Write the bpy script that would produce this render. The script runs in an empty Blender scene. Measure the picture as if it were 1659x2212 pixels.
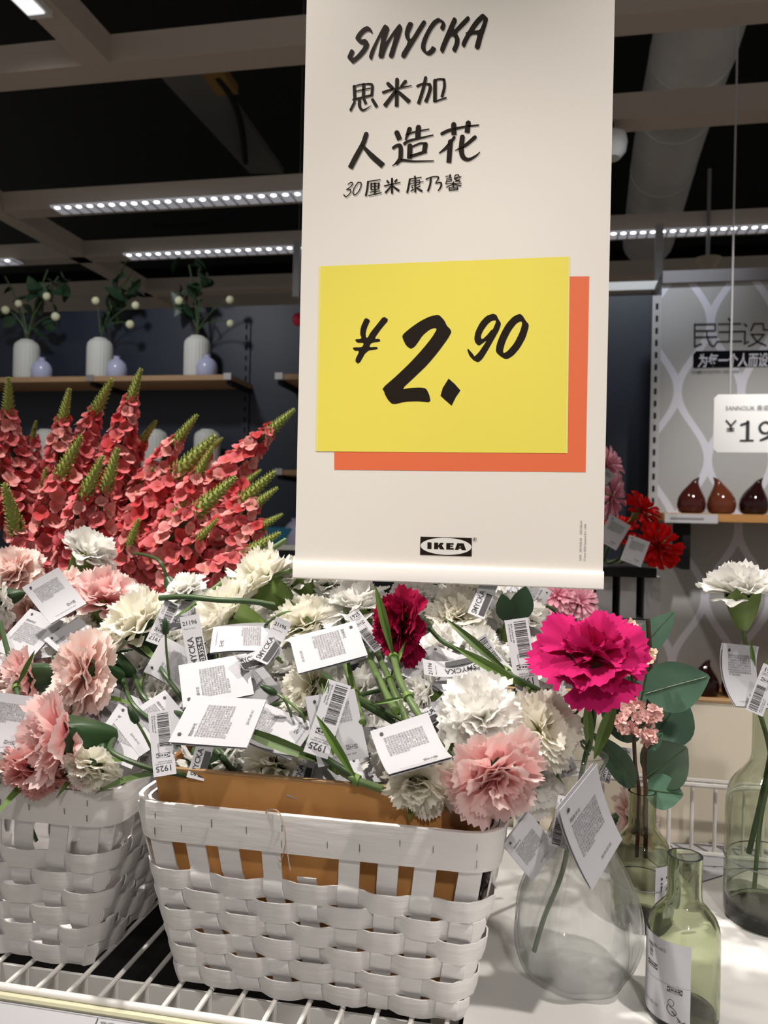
import bpy, math, random
from math import sin, cos, pi, radians as R
from mathutils import Vector as V, Matrix as M4

sc = bpy.context.scene
col = sc.collection
rnd = random.Random(7)

# ------------------------------------------------------------------ camera
W, H, F = 1659, 2212, 1726.0
YAW, ROLL = R(11.0), R(1.2)
TZ = 0.90                                   # height of the display surface
CAM = V((0, 0, TZ + 0.38))
fwd = V((-sin(YAW), cos(YAW), 0)); r0 = V((cos(YAW), sin(YAW), 0)); up0 = V((0, 0, 1))
RT = cos(ROLL) * r0 + sin(ROLL) * up0
UP = -sin(ROLL) * r0 + cos(ROLL) * up0
cd = bpy.data.cameras.new('camera'); cam = bpy.data.objects.new('camera', cd); col.objects.link(cam)
mw = M4.Identity(4)
for i, a in enumerate((RT, UP, -fwd)):
    for j in range(3): mw[j][i] = a[j]
mw.translation = CAM
cam.matrix_world = mw
cd.sensor_fit = 'VERTICAL'; cd.sensor_height = 36; cd.sensor_width = 27; cd.lens = 36 * F / H
cd.clip_start = 0.02; cd.clip_end = 60
cd.dof.use_dof = True; cd.dof.focus_distance = 0.70; cd.dof.aperture_fstop = 11
sc.camera = cam

# ------------------------------------------------------------------ light
sc.view_settings.view_transform = 'Standard'; sc.view_settings.look = 'None'
sc.view_settings.exposure = 0.0; sc.view_settings.gamma = 1.0; sc.view_settings.use_curve_mapping = False
wd = bpy.data.worlds.new('hall_light'); sc.world = wd; wd.use_nodes = True
wd.node_tree.nodes['Background'].inputs[0].default_value = (1.0, 0.95, 0.90, 1)
wd.node_tree.nodes['Background'].inputs[1].default_value = 0.25

def spot(name, loc, tgt, watts, size=50, blend=0.5, rad=0.04, colr=(1, 0.93, 0.85)):
    l = bpy.data.lights.new(name, 'SPOT'); l.energy = watts; l.spot_size = R(size); l.spot_blend = blend
    l.shadow_soft_size = rad; l.color = colr
    o = bpy.data.objects.new(name, l); col.objects.link(o); o.location = loc
    d = V(tgt) - V(loc); o.rotation_euler = d.to_track_quat('-Z', 'Y').to_euler()
    return o
spot('ceiling_spot_basket', (-0.85, 0.38, 3.0), (-0.30, 0.78, 1.10), 205, 38, 0.75)
vsp = spot('ceiling_spot_vases', (0.75, 0.05, 3.0), (0.18, 0.84, 1.00), 120, 40, 0.7)
spot('ceiling_spot_rear', (-0.2, 1.9, 3.2), (-0.25, 0.95, 1.1), 50, 50, 0.7)
spot('ceiling_spot_coral', (-1.3, 0.0, 3.0), (-0.62, 1.1, 1.25), 70, 36, 0.6)
spot('ceiling_spot_sign', (0.5, -1.5, 2.9), (-0.02, 0.77, 1.10), 82, 25, 1.0, 0.1)
spot('wall_spot_price', (0.85, 1.75, 2.80), (0.88, 3.1, 1.55), 170, 40, 1.0, 0.05, (1, 0.97, 0.93))
spot('wall_spot_navy', (-1.7, 2.0, 2.80), (-2.0, 3.7, 1.9), 62, 70, 0.9, 0.1, (0.95, 0.97, 1))
spot('wall_spot_navy_right', (0.45, 2.7, 2.85), (0.42, 3.7, 2.3), 40, 60, 0.9, 0.1, (0.85, 0.92, 1))
for ax, ay in ((-2.6, 1.2), (2.9, 0.8), (-2.2, -1.2), (1.8, -1.6), (-1.2, 5.6), (2.2, 5.6), (-0.3, 2.3)):  # unseen lamps added so the floor bounces light up to the beams
    spot('added_bounce_light', (ax, ay, 2.86), (ax, ay, 0), 120, 90, 0.6, 0.06)

# ------------------------------------------------------------------ pixel rays (photo frame 1659x2212)
def ray(px, py):
    u = (px - W / 2) / F; v = (H / 2 - py) / F
    return fwd + u * RT + v * UP
def UD(px, py, d): return CAM + ray(px, py) * d
def UY(px, py, Y):
    r = ray(px, py); return CAM + r * (Y / r.y)
def UZ(px, py, Z):
    r = ray(px, py); return CAM + r * ((Z - CAM.z) / r.z)
PS = 0.53                                   # slope of the heap of flowers
PN = V((0, -PS, 1)).normalized()
P0 = V((0, 0.62, TZ + 0.163))
def PILE(px, py, lift=0.0):
    r = ray(px, py); p = P0 + PN * lift
    return CAM + r * ((p - CAM).dot(PN) / r.dot(PN))
def imgdir(deg, toward=0.0):
    """a direction that points at deg (0 right, 90 up) in the view and 'toward' degrees at the camera"""
    t = R(toward); a = R(deg)
    return (cos(t) * (cos(a) * r0 + sin(a) * up0) - sin(t) * fwd).normalized()

# ------------------------------------------------------------------ materials
def nodes_of(name):
    m = bpy.data.materials.new(name); m.use_nodes = True
    nt = m.node_tree; return m, nt, nt.nodes['Principled BSDF']
def mat(name, c, rough=0.5, metal=0.0, noise=0.0, scale=40, bump=0.0, spec=0.5, emit=None, trans=0.0, ior=1.45, aniso=None):
    m, nt, b = nodes_of(name)
    b.inputs['Base Color'].default_value = (*c, 1); b.inputs['Roughness'].default_value = rough
    b.inputs['Metallic'].default_value = metal; b.inputs['Specular IOR Level'].default_value = spec
    b.inputs['Transmission Weight'].default_value = trans; b.inputs['IOR'].default_value = ior
    if emit: b.inputs['Emission Color'].default_value = (*c, 1); b.inputs['Emission Strength'].default_value = emit
    if noise or bump:
        tc = nt.nodes.new('ShaderNodeTexCoord'); n = nt.nodes.new('ShaderNodeTexNoise')
        n.inputs['Scale'].default_value = scale; n.inputs['Detail'].default_value = 4
        if aniso:
            mp = nt.nodes.new('ShaderNodeMapping'); mp.inputs['Scale'].default_value = aniso
            nt.links.new(tc.outputs['Object'], mp.inputs[0]); nt.links.new(mp.outputs[0], n.inputs[0])
        else: nt.links.new(tc.outputs['Object'], n.inputs[0])
        if noise:
            mx = nt.nodes.new('ShaderNodeMix'); mx.data_type = 'RGBA'
            mx.inputs[6].default_value = (*[max(0, x * (1 - noise)) for x in c], 1)
            mx.inputs[7].default_value = (*[min(1, x * (1 + noise)) for x in c], 1)
            nt.links.new(n.outputs[0], mx.inputs[0]); nt.links.new(mx.outputs[2], b.inputs['Base Color'])
        if bump:
            bp = nt.nodes.new('ShaderNodeBump'); bp.inputs['Strength'].default_value = bump; bp.inputs['Distance'].default_value = 0.002
            nt.links.new(n.outputs[0], bp.inputs['Height']); nt.links.new(bp.outputs[0], b.inputs['Normal'])
    return m
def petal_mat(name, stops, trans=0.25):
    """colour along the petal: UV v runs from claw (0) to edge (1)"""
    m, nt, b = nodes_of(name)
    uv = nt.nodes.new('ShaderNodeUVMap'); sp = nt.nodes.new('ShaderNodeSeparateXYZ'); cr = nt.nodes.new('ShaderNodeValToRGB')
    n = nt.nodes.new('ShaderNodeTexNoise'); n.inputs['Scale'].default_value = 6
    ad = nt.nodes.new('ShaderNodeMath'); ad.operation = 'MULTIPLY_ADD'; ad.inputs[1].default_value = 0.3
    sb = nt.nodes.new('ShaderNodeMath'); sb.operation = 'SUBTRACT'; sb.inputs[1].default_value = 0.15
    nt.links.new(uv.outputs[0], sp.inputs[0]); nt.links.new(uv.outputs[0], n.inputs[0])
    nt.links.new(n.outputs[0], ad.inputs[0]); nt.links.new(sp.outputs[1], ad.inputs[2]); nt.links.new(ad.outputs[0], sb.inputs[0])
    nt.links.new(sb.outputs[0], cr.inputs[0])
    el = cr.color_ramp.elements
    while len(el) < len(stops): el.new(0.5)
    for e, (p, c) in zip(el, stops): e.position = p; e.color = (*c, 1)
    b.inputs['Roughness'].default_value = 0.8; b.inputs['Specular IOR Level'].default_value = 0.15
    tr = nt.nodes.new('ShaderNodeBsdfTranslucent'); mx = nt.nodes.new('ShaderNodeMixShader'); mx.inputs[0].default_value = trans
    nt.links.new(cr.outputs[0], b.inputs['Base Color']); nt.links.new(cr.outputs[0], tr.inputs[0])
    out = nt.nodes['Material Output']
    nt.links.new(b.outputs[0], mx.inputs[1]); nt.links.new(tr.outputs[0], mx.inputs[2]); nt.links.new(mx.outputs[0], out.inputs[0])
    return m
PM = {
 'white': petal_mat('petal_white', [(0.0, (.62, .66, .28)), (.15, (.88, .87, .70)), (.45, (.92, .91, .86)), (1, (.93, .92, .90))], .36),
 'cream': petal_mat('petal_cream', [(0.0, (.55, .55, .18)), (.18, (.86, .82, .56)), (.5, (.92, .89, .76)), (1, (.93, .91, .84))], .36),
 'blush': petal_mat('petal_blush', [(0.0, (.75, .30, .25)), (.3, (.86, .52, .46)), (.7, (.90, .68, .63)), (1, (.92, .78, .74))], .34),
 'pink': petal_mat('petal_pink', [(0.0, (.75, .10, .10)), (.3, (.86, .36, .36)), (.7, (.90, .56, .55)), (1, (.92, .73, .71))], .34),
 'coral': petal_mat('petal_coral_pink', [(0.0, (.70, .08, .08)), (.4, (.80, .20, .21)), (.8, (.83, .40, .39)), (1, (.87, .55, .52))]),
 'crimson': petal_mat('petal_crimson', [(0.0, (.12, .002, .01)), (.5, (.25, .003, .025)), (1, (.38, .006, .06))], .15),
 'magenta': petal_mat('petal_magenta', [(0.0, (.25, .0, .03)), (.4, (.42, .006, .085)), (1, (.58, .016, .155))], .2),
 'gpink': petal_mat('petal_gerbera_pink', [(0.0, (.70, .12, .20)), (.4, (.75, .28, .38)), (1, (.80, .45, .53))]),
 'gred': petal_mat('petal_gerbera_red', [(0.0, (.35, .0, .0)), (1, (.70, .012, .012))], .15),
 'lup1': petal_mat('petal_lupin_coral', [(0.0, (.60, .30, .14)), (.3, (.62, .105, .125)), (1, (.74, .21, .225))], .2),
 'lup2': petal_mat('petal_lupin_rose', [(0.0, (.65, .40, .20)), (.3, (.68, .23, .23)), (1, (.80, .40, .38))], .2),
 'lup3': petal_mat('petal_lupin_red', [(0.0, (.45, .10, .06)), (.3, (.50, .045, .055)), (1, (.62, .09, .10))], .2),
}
MT = dict(
 paper=mat('tag_paper', (.46, .46, .495), .6, noise=.03, scale=15),
 ink=mat('print_ink', (.03, .03, .032), .6),
 inkgrey=mat('print_ink_grey', (.16, .16, .17), .7),
 signpaper=mat('sign_paper', (.77, .735, .685), .32, noise=.01, scale=3),
 signink=mat('sign_ink', (.014, .0085, .005), .6, spec=.15),
 yellow=mat('sign_yellow', (.80, .70, .105), .34, noise=.02, scale=4),
 yellowpale=mat('sign_yellow_overprint', (.80, .72, .22), .34),
 orange=mat('sign_orange', (.75, .16, .065), .34, noise=.03, scale=5),
 rail=mat('white_plastic_rail', (.82, .80, .77), .28),
 stem=mat('stem_green', (.040, .078, .026), .42, noise=.3, scale=60),
 stemlight=mat('stem_light_green', (.105, .165, .055), .45, noise=.3, scale=60),
 calyx=mat('calyx_green', (.022, .055, .018), .35, noise=.35, scale=50),
 calyxlight=mat('calyx_light_green', (.13, .20, .045), .4, noise=.4, scale=50),
 leaf=mat('leaf_green', (.12, .21, .045), .45, noise=.35, scale=40),
 leafdark=mat('leaf_dark_green', (.018, .045, .02), .45, noise=.3, scale=30),
 euca=mat('eucalyptus_leaf', (.075, .16, .105), .65, noise=.45, scale=45),
 bud=mat('lupin_bud_green', (.27, .32, .075), .6, noise=.3, scale=60),
 splint=mat('white_painted_splint', (.80, .78, .78), .6, noise=.06, scale=30, bump=.35, aniso=(1, 1, 6)),
 rimw=mat('white_painted_rim', (.84, .82, .81), .55, noise=.05, scale=25, bump=.3, aniso=(1, 1, 7)),
 staple=mat('staple_steel', (.25, .25, .26), .4, .8),
 card=mat('corrugated_cardboard', (.58, .29, .095), .8, noise=.10, scale=30, bump=.1),
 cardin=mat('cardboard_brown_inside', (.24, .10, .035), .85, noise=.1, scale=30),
 cardedge=mat('cardboard_cut_edge', (.36, .22, .11), .85),
 wirew=mat('white_coated_wire', (.72, .70, .68), .4),
 lam=mat('white_laminate', (.72, .71, .70), .35, noise=.01, scale=5),
 cream=mat('cream_backboard', (.74, .67, .56), .6, noise=.02, scale=6),
 darkin=mat('dark_shade_interior', (.006, .0055, .0055), 1.0, spec=.02),  # near black: the shade below the wire shelf put into the colour
 clear=mat('clear_glass', (.985, .99, .99), .0, trans=1, ior=1.47),
 green=mat('olive_green_glass', (.97, .98, .95), .0, trans=1, ior=1.47),
 greend=mat('deep_green_glass', (.97, .98, .96), .0, trans=1, ior=1.47),
 navy=mat('navy_wall_paint', (.014, .019, .034), .45, noise=.05, scale=3),
 wood=mat('oak_shelf', (.36, .22, .12), .5, noise=.2, scale=20, aniso=(1, 8, 8)),
 woodr=mat('birch_shelf', (.42, .20, .06), .5, noise=.2, scale=20, aniso=(1, 8, 8)),
 metal=mat('brushed_metal', (.5, .5, .5), .3, 1.0),
 black=mat('black_steel', (.012, .012, .013), .7, spec=.2),
 vasew=mat('white_ribbed_stoneware', (.60, .60, .56), .6),
 vasel=mat('lavender_glaze', (.42, .43, .60), .2),
 vasebr=mat('red_brown_glaze', (.050, .010, .008), .07),
 vasebl=mat('red_brown_glaze_light', (.11, .028, .013), .07),
 vasebd=mat('maroon_glaze_dark', (.018, .005, .005), .07),
 beam=mat('beige_ceiling_beam', (.50, .43, .37), .6, noise=.03, scale=4),
 void=mat('black_ceiling', (.006, .006, .006), .9),
 tray=mat('grey_cable_tray', (.12, .12, .12), .6),
 duct=mat('galvanised_duct', (.80, .79, .76), .30, .25, noise=.3, scale=2.5, bump=.3),
 lamph=mat('lamp_louvre', (.55, .55, .60), .3, emit=.35),
 lamp=mat('lamp_led', (.95, .97, 1.0), .3, emit=6.0),
 floor=mat('pale_floor', (.46, .42, .37), .5, noise=.1, scale=5),
 white=mat('white_panel', (.70, .69, .67), .5),
 grey=mat('grey_panel', (.22, .21, .22), .6, noise=.08, scale=8),
 greyl=mat('light_grey_panel', (.42, .41, .42), .6, noise=.05, scale=8),
 pomp=mat('cream_pompon', (.62, .62, .42), .9, bump=.5, scale=200),
 blue=mat('blue_glaze', (.02, .20, .36), .2),
 redl=mat('red_lacquer', (.55, .02, .05), .3),
 nylon=mat('clear_nylon', (.8, .8, .8), .15, trans=.6),
 twig=mat('brown_twig', (.05, .022, .014), .6),
 fill=mat('pale_pink_blossom', (.74, .42, .39), .8, noise=.3, scale=90),
 fillc=mat('cream_pink_blossom', (.70, .48, .36), .8, noise=.25, scale=90),
 plast=mat('clear_price_strip', (.62, .60, .42), .25),
 logo=mat('logo_white', (.74, .73, .70), .4),
 signwhite=mat('price_sign_white', (.86, .86, .85), .4),
)
# thin clear glass: part of the light goes straight through the wall, part is refracted or mirrored at the fresnel rate
nt_ = MT['clear'].node_tree; tb = nt_.nodes.new('ShaderNodeBsdfTransparent')
gb = nt_.nodes.new('ShaderNodeBsdfGlossy'); gb.inputs['Roughness'].default_value = 0.0
lw = nt_.nodes.new('ShaderNodeLayerWeight'); lw.inputs[0].default_value = .5
pw = nt_.nodes.new('ShaderNodeMath'); pw.operation = 'POWER'; pw.inputs[1].default_value = 5
sh = nt_.nodes.new('ShaderNodeMath'); sh.operation = 'MULTIPLY_ADD'; sh.inputs[1].default_value = .90; sh.inputs[2].default_value = .042      # Schlick reflectance
p3 = nt_.nodes.new('ShaderNodeMath'); p3.operation = 'POWER'; p3.inputs[1].default_value = 3.2
ab = nt_.nodes.new('ShaderNodeMix'); ab.data_type = 'RGBA'; ab.inputs[6].default_value = (.985, .99, .99, 1); ab.inputs[7].default_value = (.40, .43, .43, 1)   # longer way through the wall at grazing angles
m1 = nt_.nodes.new('ShaderNodeMixShader'); m2 = nt_.nodes.new('ShaderNodeMixShader'); m2.inputs[0].default_value = .12
L_ = nt_.links.new
L_(lw.outputs['Facing'], pw.inputs[0]); L_(pw.outputs[0], sh.inputs[0]); L_(sh.outputs[0], m1.inputs[0]); L_(lw.outputs['Facing'], p3.inputs[0]); L_(p3.outputs[0], ab.inputs[0]); L_(ab.outputs[2], tb.inputs[0])
L_(tb.outputs[0], m1.inputs[1]); L_(gb.outputs[0], m1.inputs[2]); L_(m1.outputs[0], m2.inputs[1]); L_(nt_.nodes['Principled BSDF'].outputs[0], m2.inputs[2]); L_(m2.outputs[0], nt_.nodes['Material Output'].inputs[0])
for k_, c_, d_ in (('green', (.50, .56, .28), 330), ('greend', (.52, .60, .42), 190)):
    nt_ = MT[k_].node_tree; va = nt_.nodes.new('ShaderNodeVolumeAbsorption'); va.inputs[0].default_value = (*c_, 1); va.inputs[1].default_value = d_
    nt_.links.new(va.outputs[0], nt_.nodes['Material Output'].inputs['Volume'])
# wallpaper: ogee lattice printed on grey
def wallpaper():
    m, nt, b = nodes_of('grey_ogee_wallpaper')
    N = nt.nodes.new; Lk = nt.links.new
    tc = N('ShaderNodeTexCoord'); sp = N('ShaderNodeSeparateXYZ'); Lk(tc.outputs['Object'], sp.inputs[0])
    def mth(op, a, bb=None, c=None):
        n = N('ShaderNodeMath'); n.operation = op
        for i, x in enumerate((a, bb, c)):
            if x is None: continue
            if isinstance(x, (int, float)): n.inputs[i].default_value = x
            else: Lk(x, n.inputs[i])
        return n.outputs[0]
    PX, PZ = 0.245, 0.56      # lattice cell
    zp = UY(1464, 845, 3.45); X = mth('SUBTRACT', sp.outputs[0], zp.x - (UY(1424, 900, 3.45).x + 4.5) / 2 + PX / 4); Z = mth('SUBTRACT', sp.outputs[2], zp.z - PZ / 4)
    s = mth('MULTIPLY', mth('SINE', mth('MULTIPLY', Z, 2 * pi / PZ)), PX * 0.25)
    lines = []
    for sg, of in ((1, 0.0), (-1, PX / 2)):
        q = mth('ADD', mth('MULTIPLY_ADD', s, sg, X), of)
        w = mth('PINGPONG', q, PX / 2)
        lines.append(mth('LESS_THAN', w, 0.016))
    ln = mth('MAXIMUM', *lines)
    mx = N('ShaderNodeMix'); mx.data_type = 'RGBA'
    mx.inputs[6].default_value = (.36, .355, .35, 1); mx.inputs[7].default_value = (.58, .58, .65, 1)
    Lk(ln, mx.inputs[0]); Lk(mx.outputs[2], b.inputs['Base Color']); b.inputs['Roughness'].default_value = .55
    return m
MT['wallpaper'] = wallpaper()

# ------------------------------------------------------------------ mesh helpers
class MB:
    def __init__(s): s.v = []; s.f = []; s.uv = None
    def add(s, vs, fs):
        o = len(s.v); s.v += [V(p) for p in vs]; s.f += [tuple(i + o for i in f) for f in fs]; return s
    def box(s, a, b):
        x0, y0, z0 = a; x1, y1, z1 = b
        return s.add([(x0,y0,z0),(x1,y0,z0),(x1,y1,z0),(x0,y1,z0),(x0,y0,z1),(x1,y0,z1),(x1,y1,z1),(x0,y1,z1)],
                     [(0,3,2,1),(4,5,6,7),(0,1,5,4),(1,2,6,5),(2,3,7,6),(3,0,4,7)])
    def tube(s, pts, rad, n=8, cap=True):
        pts = [V(p) for p in pts]; k = len(pts)
        rr = rad if isinstance(rad, (list, tuple)) else [rad] * k
        o = len(s.v); a = None
        for i, p in enumerate(pts):
            t = (pts[min(i + 1, k - 1)] - pts[max(i - 1, 0)]).normalized()
            if a is None: a = t.orthogonal().normalized()
            a = (a - t * a.dot(t)).normalized(); b = t.cross(a)
            for j in range(n):
                q = 2 * pi * j / n; s.v.append(p + (a * cos(q) + b * sin(q)) * rr[i])
        for i in range(k - 1):
            for j in range(n):
                s.f.append((o + i*n + j, o + i*n + (j+1) % n, o + (i+1)*n + (j+1) % n, o + (i+1)*n + j))
        if cap:
            s.f.append(tuple(o + j for j in range(n))[::-1]); s.f.append(tuple(o + (k-1)*n + j for j in range(n)))
        return s
    def lathe(s, prof, n=32, c=(0, 0, 0), mod=None, close=False):
        o = len(s.v); c = V(c); k = len(prof)
        for (r, z) in prof:
            for j in range(n):
                q = 2 * pi * j / n; rr = r * (mod(q, z) if mod else 1)
                s.v.append(c + V((rr * cos(q), rr * sin(q), z)))
        for i in range(k if close else k - 1):
            i2 = (i + 1) % k
            for j in range(n):
                s.f.append((o + i*n + j, o + i*n + (j+1) % n, o + i2*n + (j+1) % n, o + i2*n + j))
        return s
    def sphere(s, c, r, n=10, sq=(1, 1, 1)):
        c = V(c); pr = []
        o = len(s.v); m = n // 2 + 1
        for i in range(m + 1):
            th = pi * i / m
            for j in range(n):
                q = 2 * pi * j / n
                s.v.append(c + V((r*sq[0]*sin(th)*cos(q), r*sq[1]*sin(th)*sin(q), r*sq[2]*cos(th))))
        for i in range(m):
            for j in range(n):
                s.f.append((o+i*n+j, o+(i+1)*n+j, o+(i+1)*n+(j+1) % n, o+i*n+(j+1) % n))
        return s
    def mesh(s, name, m, shift=None, smooth=True):
        me = bpy.data.meshes.new(name)
        vs = s.v if shift is None else [p - shift for p in s.v]
        me.from_pydata([tuple(p) for p in vs], [], s.f)
        if m: me.materials.append(m)
        if smooth:
            me.polygons.foreach_set('use_smooth', [True] * len(me.polygons))
            me.set_sharp_from_angle(angle=R(38))
        me.update(); return me

LOC = {}
def link(name, me, parent=None):
    o = bpy.data.objects.new(name, me); col.objects.link(o)
    if parent: o.parent = parent
    return o
def thing(name, label, cat, loc, group=None):
    o = bpy.data.objects.new(name, None); col.objects.link(o); o.location = loc; o.empty_display_size = .02
    tag(o, label, cat, group); LOC[o.name] = V(loc); return o
def tag(o, label, cat=None, group=None):
    if label: o['label'] = label
    if cat: o['category'] = cat
    if group: o['group'] = group
    return o
def build(mb, name, m, parent=None, smooth=True):
    """world-space mesh; stored relative to its parent's base (or to its own lowest centre when top-level)"""
    if parent is not None:
        base = LOC[parent.name]; o = link(name, mb.mesh(name, m, base, smooth), parent); LOC[o.name] = base
    else:
        n = len(mb.v); c = sum(mb.v, V()) / n; base = V((c.x, c.y, min(p.z for p in mb.v)))
        o = link(name, mb.mesh(name, m, base, smooth)); o.location = base; LOC[o.name] = base
    return o
def placed(name, me, parent, Mw):
    o = link(name, me, parent); o.matrix_basis = M4.Translation(-LOC[parent.name]) @ Mw; return o
def struct(mb, name, m, smooth=False):
    o = build(mb, name, m, None, smooth); o['kind'] = 'structure'; return o
def frame(o, x, y, z):
    m = M4.Identity(4)
    for i, a in enumerate((x, y, z)):
        for j in range(3): m[j][i] = a[j]
    m.translation = o; return m
def axis_frame(o, z, roll=0.0, s=1.0):
    z = z.normalized(); x = z.orthogonal().normalized(); y = z.cross(x)
    return frame(o, x, y, z) @ M4.Rotation(roll, 4, 'Z') @ M4.Scale(s, 4)
def bez(p0, p1, p2, n=10):
    return [(1-t)**2 * p0 + 2*t*(1-t) * p1 + t*t * p2 for t in (i / n for i in range(n + 1))]
def catmull(pts, n=6):
    pts = [V(p) for p in pts]
    if len(pts) < 3: return pts
    q = [2*pts[0]-pts[1]] + pts + [2*pts[-1]-pts[-2]]; out = []
    for i in range(1, len(q) - 2):
        for k in range(n):
            t = k / n; a, b, c, d = q[i-1], q[i], q[i+1], q[i+2]
            out.append(.5*((2*b)+(c-a)*t+(2*a-5*b+4*c-d)*t*t+(3*b-a-3*c+d)*t**3))
    out.append(pts[-1]); return out

# ------------------------------------------------------------------ print helpers
_dg_tmp = []
def text_mb(body, size, shear=0.0, bold=0.0, align='LEFT', res=2):
    c = bpy.data.curves.new('lettering', 'FONT'); c.body = body; c.size = size; c.shear = shear; c.offset = bold * size
    c.align_x = align; c.resolution_u = res
    o = bpy.data.objects.new('lettering', c); col.objects.link(o)
    dg = bpy.context.evaluated_depsgraph_get(); me = bpy.data.meshes.new_from_object(o.evaluated_get(dg))
    mb = MB(); mb.add([v.co.copy() for v in me.vertices], [tuple(p.vertices) for p in me.polygons])
    bpy.data.objects.remove(o); bpy.data.curves.remove(c); bpy.data.meshes.remove(me); return mb
def poly_mb(loops):
    """filled 2-D outline with holes"""
    c = bpy.data.curves.new('outline', 'CURVE'); c.dimensions = '2D'; c.fill_mode = 'BOTH'
    for lp in loops:
        s = c.splines.new('POLY'); s.points.add(len(lp) - 1); s.use_cyclic_u = True
        for p, q in zip(s.points, lp): p.co = (q[0], q[1], 0, 1)
    o = bpy.data.objects.new('outline', c); col.objects.link(o)
    dg = bpy.context.evaluated_depsgraph_get(); me = bpy.data.meshes.new_from_object(o.evaluated_get(dg))
    mb = MB(); mb.add([v.co.copy() for v in me.vertices], [tuple(p.vertices) for p in me.polygons])
    bpy.data.objects.remove(o); bpy.data.curves.remove(c); bpy.data.meshes.remove(me); return mb
def round_loop(lp, n=3):
    """soft corners: one Chaikin pass"""
    out = []
    for i, p in enumerate(lp):
        q = lp[(i + 1) % len(lp)]
        out += [(p[0]*.8+q[0]*.2, p[1]*.8+q[1]*.2), (p[0]*.2+q[0]*.8, p[1]*.2+q[1]*.8)]
    return out
def stroke_mb(strokes, mb=None):
    """brush strokes [(pts, widths)] as flat ribbons in 2-D"""
    mb = mb or MB()
    for pts, w in strokes:
        k = len(pts); ws = w if isinstance(w, (list, tuple)) else [w] * k
        if k > 2:
            p3 = catmull([V((a, b, 0)) for a, b in pts], 4)
            ww = []
            for i in range(k - 1): ww += [ws[i] + (ws[i+1] - ws[i]) * j / 4 for j in range(4)]
            ww.append(ws[-1])
        else: p3 = [V((a, b, 0)) for a, b in pts]; ww = list(ws)
        vs = []
        for i, p in enumerate(p3):
            t = (p3[min(i+1, len(p3)-1)] - p3[max(i-1, 0)]).normalized(); nn = V((-t.y, t.x, 0))
            vs += [p + nn * ww[i] / 2, p - nn * ww[i] / 2]
        fs = [(2*i, 2*i+1, 2*i+3, 2*i+2) for i in range(len(p3) - 1)]
        # rounded start
        o = len(vs); t = (p3[0] - p3[1]).normalized(); nn = V((-t.y, t.x, 0)); r = ww[0] / 2
        arc = [p3[0] + (nn * cos(a) + t * sin(a)) * r for a in [pi * i / 5 for i in range(6)]]
        vs += arc; fs.append(tuple(range(o, o + 6)))
        mb.add(vs, fs)
    return mb
def xf(mb, fn):
    mb.v = [V(fn(p)) for p in mb.v]; return mb
def merge(*mbs):
    a = MB()
    for m in mbs: a.add(m.v, m.f)
    return a

# ================================================================== SETTING
XL, XR = -5.0, 5.0
struct(MB().box((-7, -2.5, -0.05), (7, 12, 0)), 'floor', MT['floor'])
struct(MB().box((-9, -3, 5.0), (9, 14, 5.05)), 'ceiling', MT['void'])
struct(MB().box((-9, 11.5, 0), (9, 11.6, 5)), 'wall_far', MT['darkin'])
YW = 3.7
ztop = UY(300, 668, YW).z
xr = UY(1424, 900, YW).x
struct(MB().box((-6, YW, 0), (xr, YW + .1, ztop)), 'wall_left', MT['navy'])
YG = 3.45
gx = UY(1424, 900, YG).x; gz = UY(1500, 612, YG).z
wr = MB().box((gx, YG, 0), (4.5, YG + .34, gz)); struct(wr, 'wall_right', MT['wallpaper'])
zt2 = UY(1370, 612, YW).z
struct(MB().box((UY(1240, 620, YW).x, YW - .03, UY(1370, 630, YW).z), (xr, YW, zt2)), 'trim_1', MT['white'])
struct(MB().box((gx, YG - .02, gz), (4.5, YG + .34, UY(1500, 586, YG).z)), 'trim_2', MT['grey'])
# far bulkhead seen above the navy partition
struct(MB().box((-9, 7.0, UY(300, 668, 7.0).z), (9, 7.1, UY(300, 640, 7.0).z)), 'trim_3', MT['beam'])

# ------------------------------------------------------------------ ceiling beams
ZB = CAM.z + 1.62; BW, BH = .12, .105
def xbeam(y, x0, x1, label):
    o = build(MB().box((x0, y - BW, ZB), (x1, y, ZB + BH)), 'ceiling_beam', MT['beam'], None, False); tag(o, label, 'beam', 'beams of the ceiling grid')
def ybeam(x, y0, y1, label, w=.11):
    o = build(MB().box((x - w/2, y0, ZB), (x + w/2, y1, ZB + BH)), 'ceiling_beam', MT['beam'], None, False); tag(o, label, 'beam', 'beams of the ceiling grid')
xbeam(2.79, -4.5, 4.5, 'long beige ceiling beam nearest the camera, above the sign\'s top end')
xbeam(3.49, -0.2, 4.5, 'beige ceiling beam crossing in front of the silver duct')
xbeam(4.05, -2.95, -0.1, 'beige ceiling beam carrying the brightest louvre lamp left of the sign')
xbeam(4.85, -6, 4.5, 'beige ceiling beam carrying the second lamp row beyond the navy wall')
xbeam(5.7, -6, 4.5, 'far beige ceiling beam just above the navy wall')
xbeam(6.6, -6, 4.5, 'farthest beige ceiling beam, at the back of the hall')
ybeam(-1.63, -1.0, 2.67, 'beige cross beam at top left with a lamp under it')
ybeam(-3.0, 3.4, 7.4, 'beige cross beam running away above the potted twigs at left')
ybeam(-0.15, 2.79, 4.73, 'beige cross beam hidden behind the sign')

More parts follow.
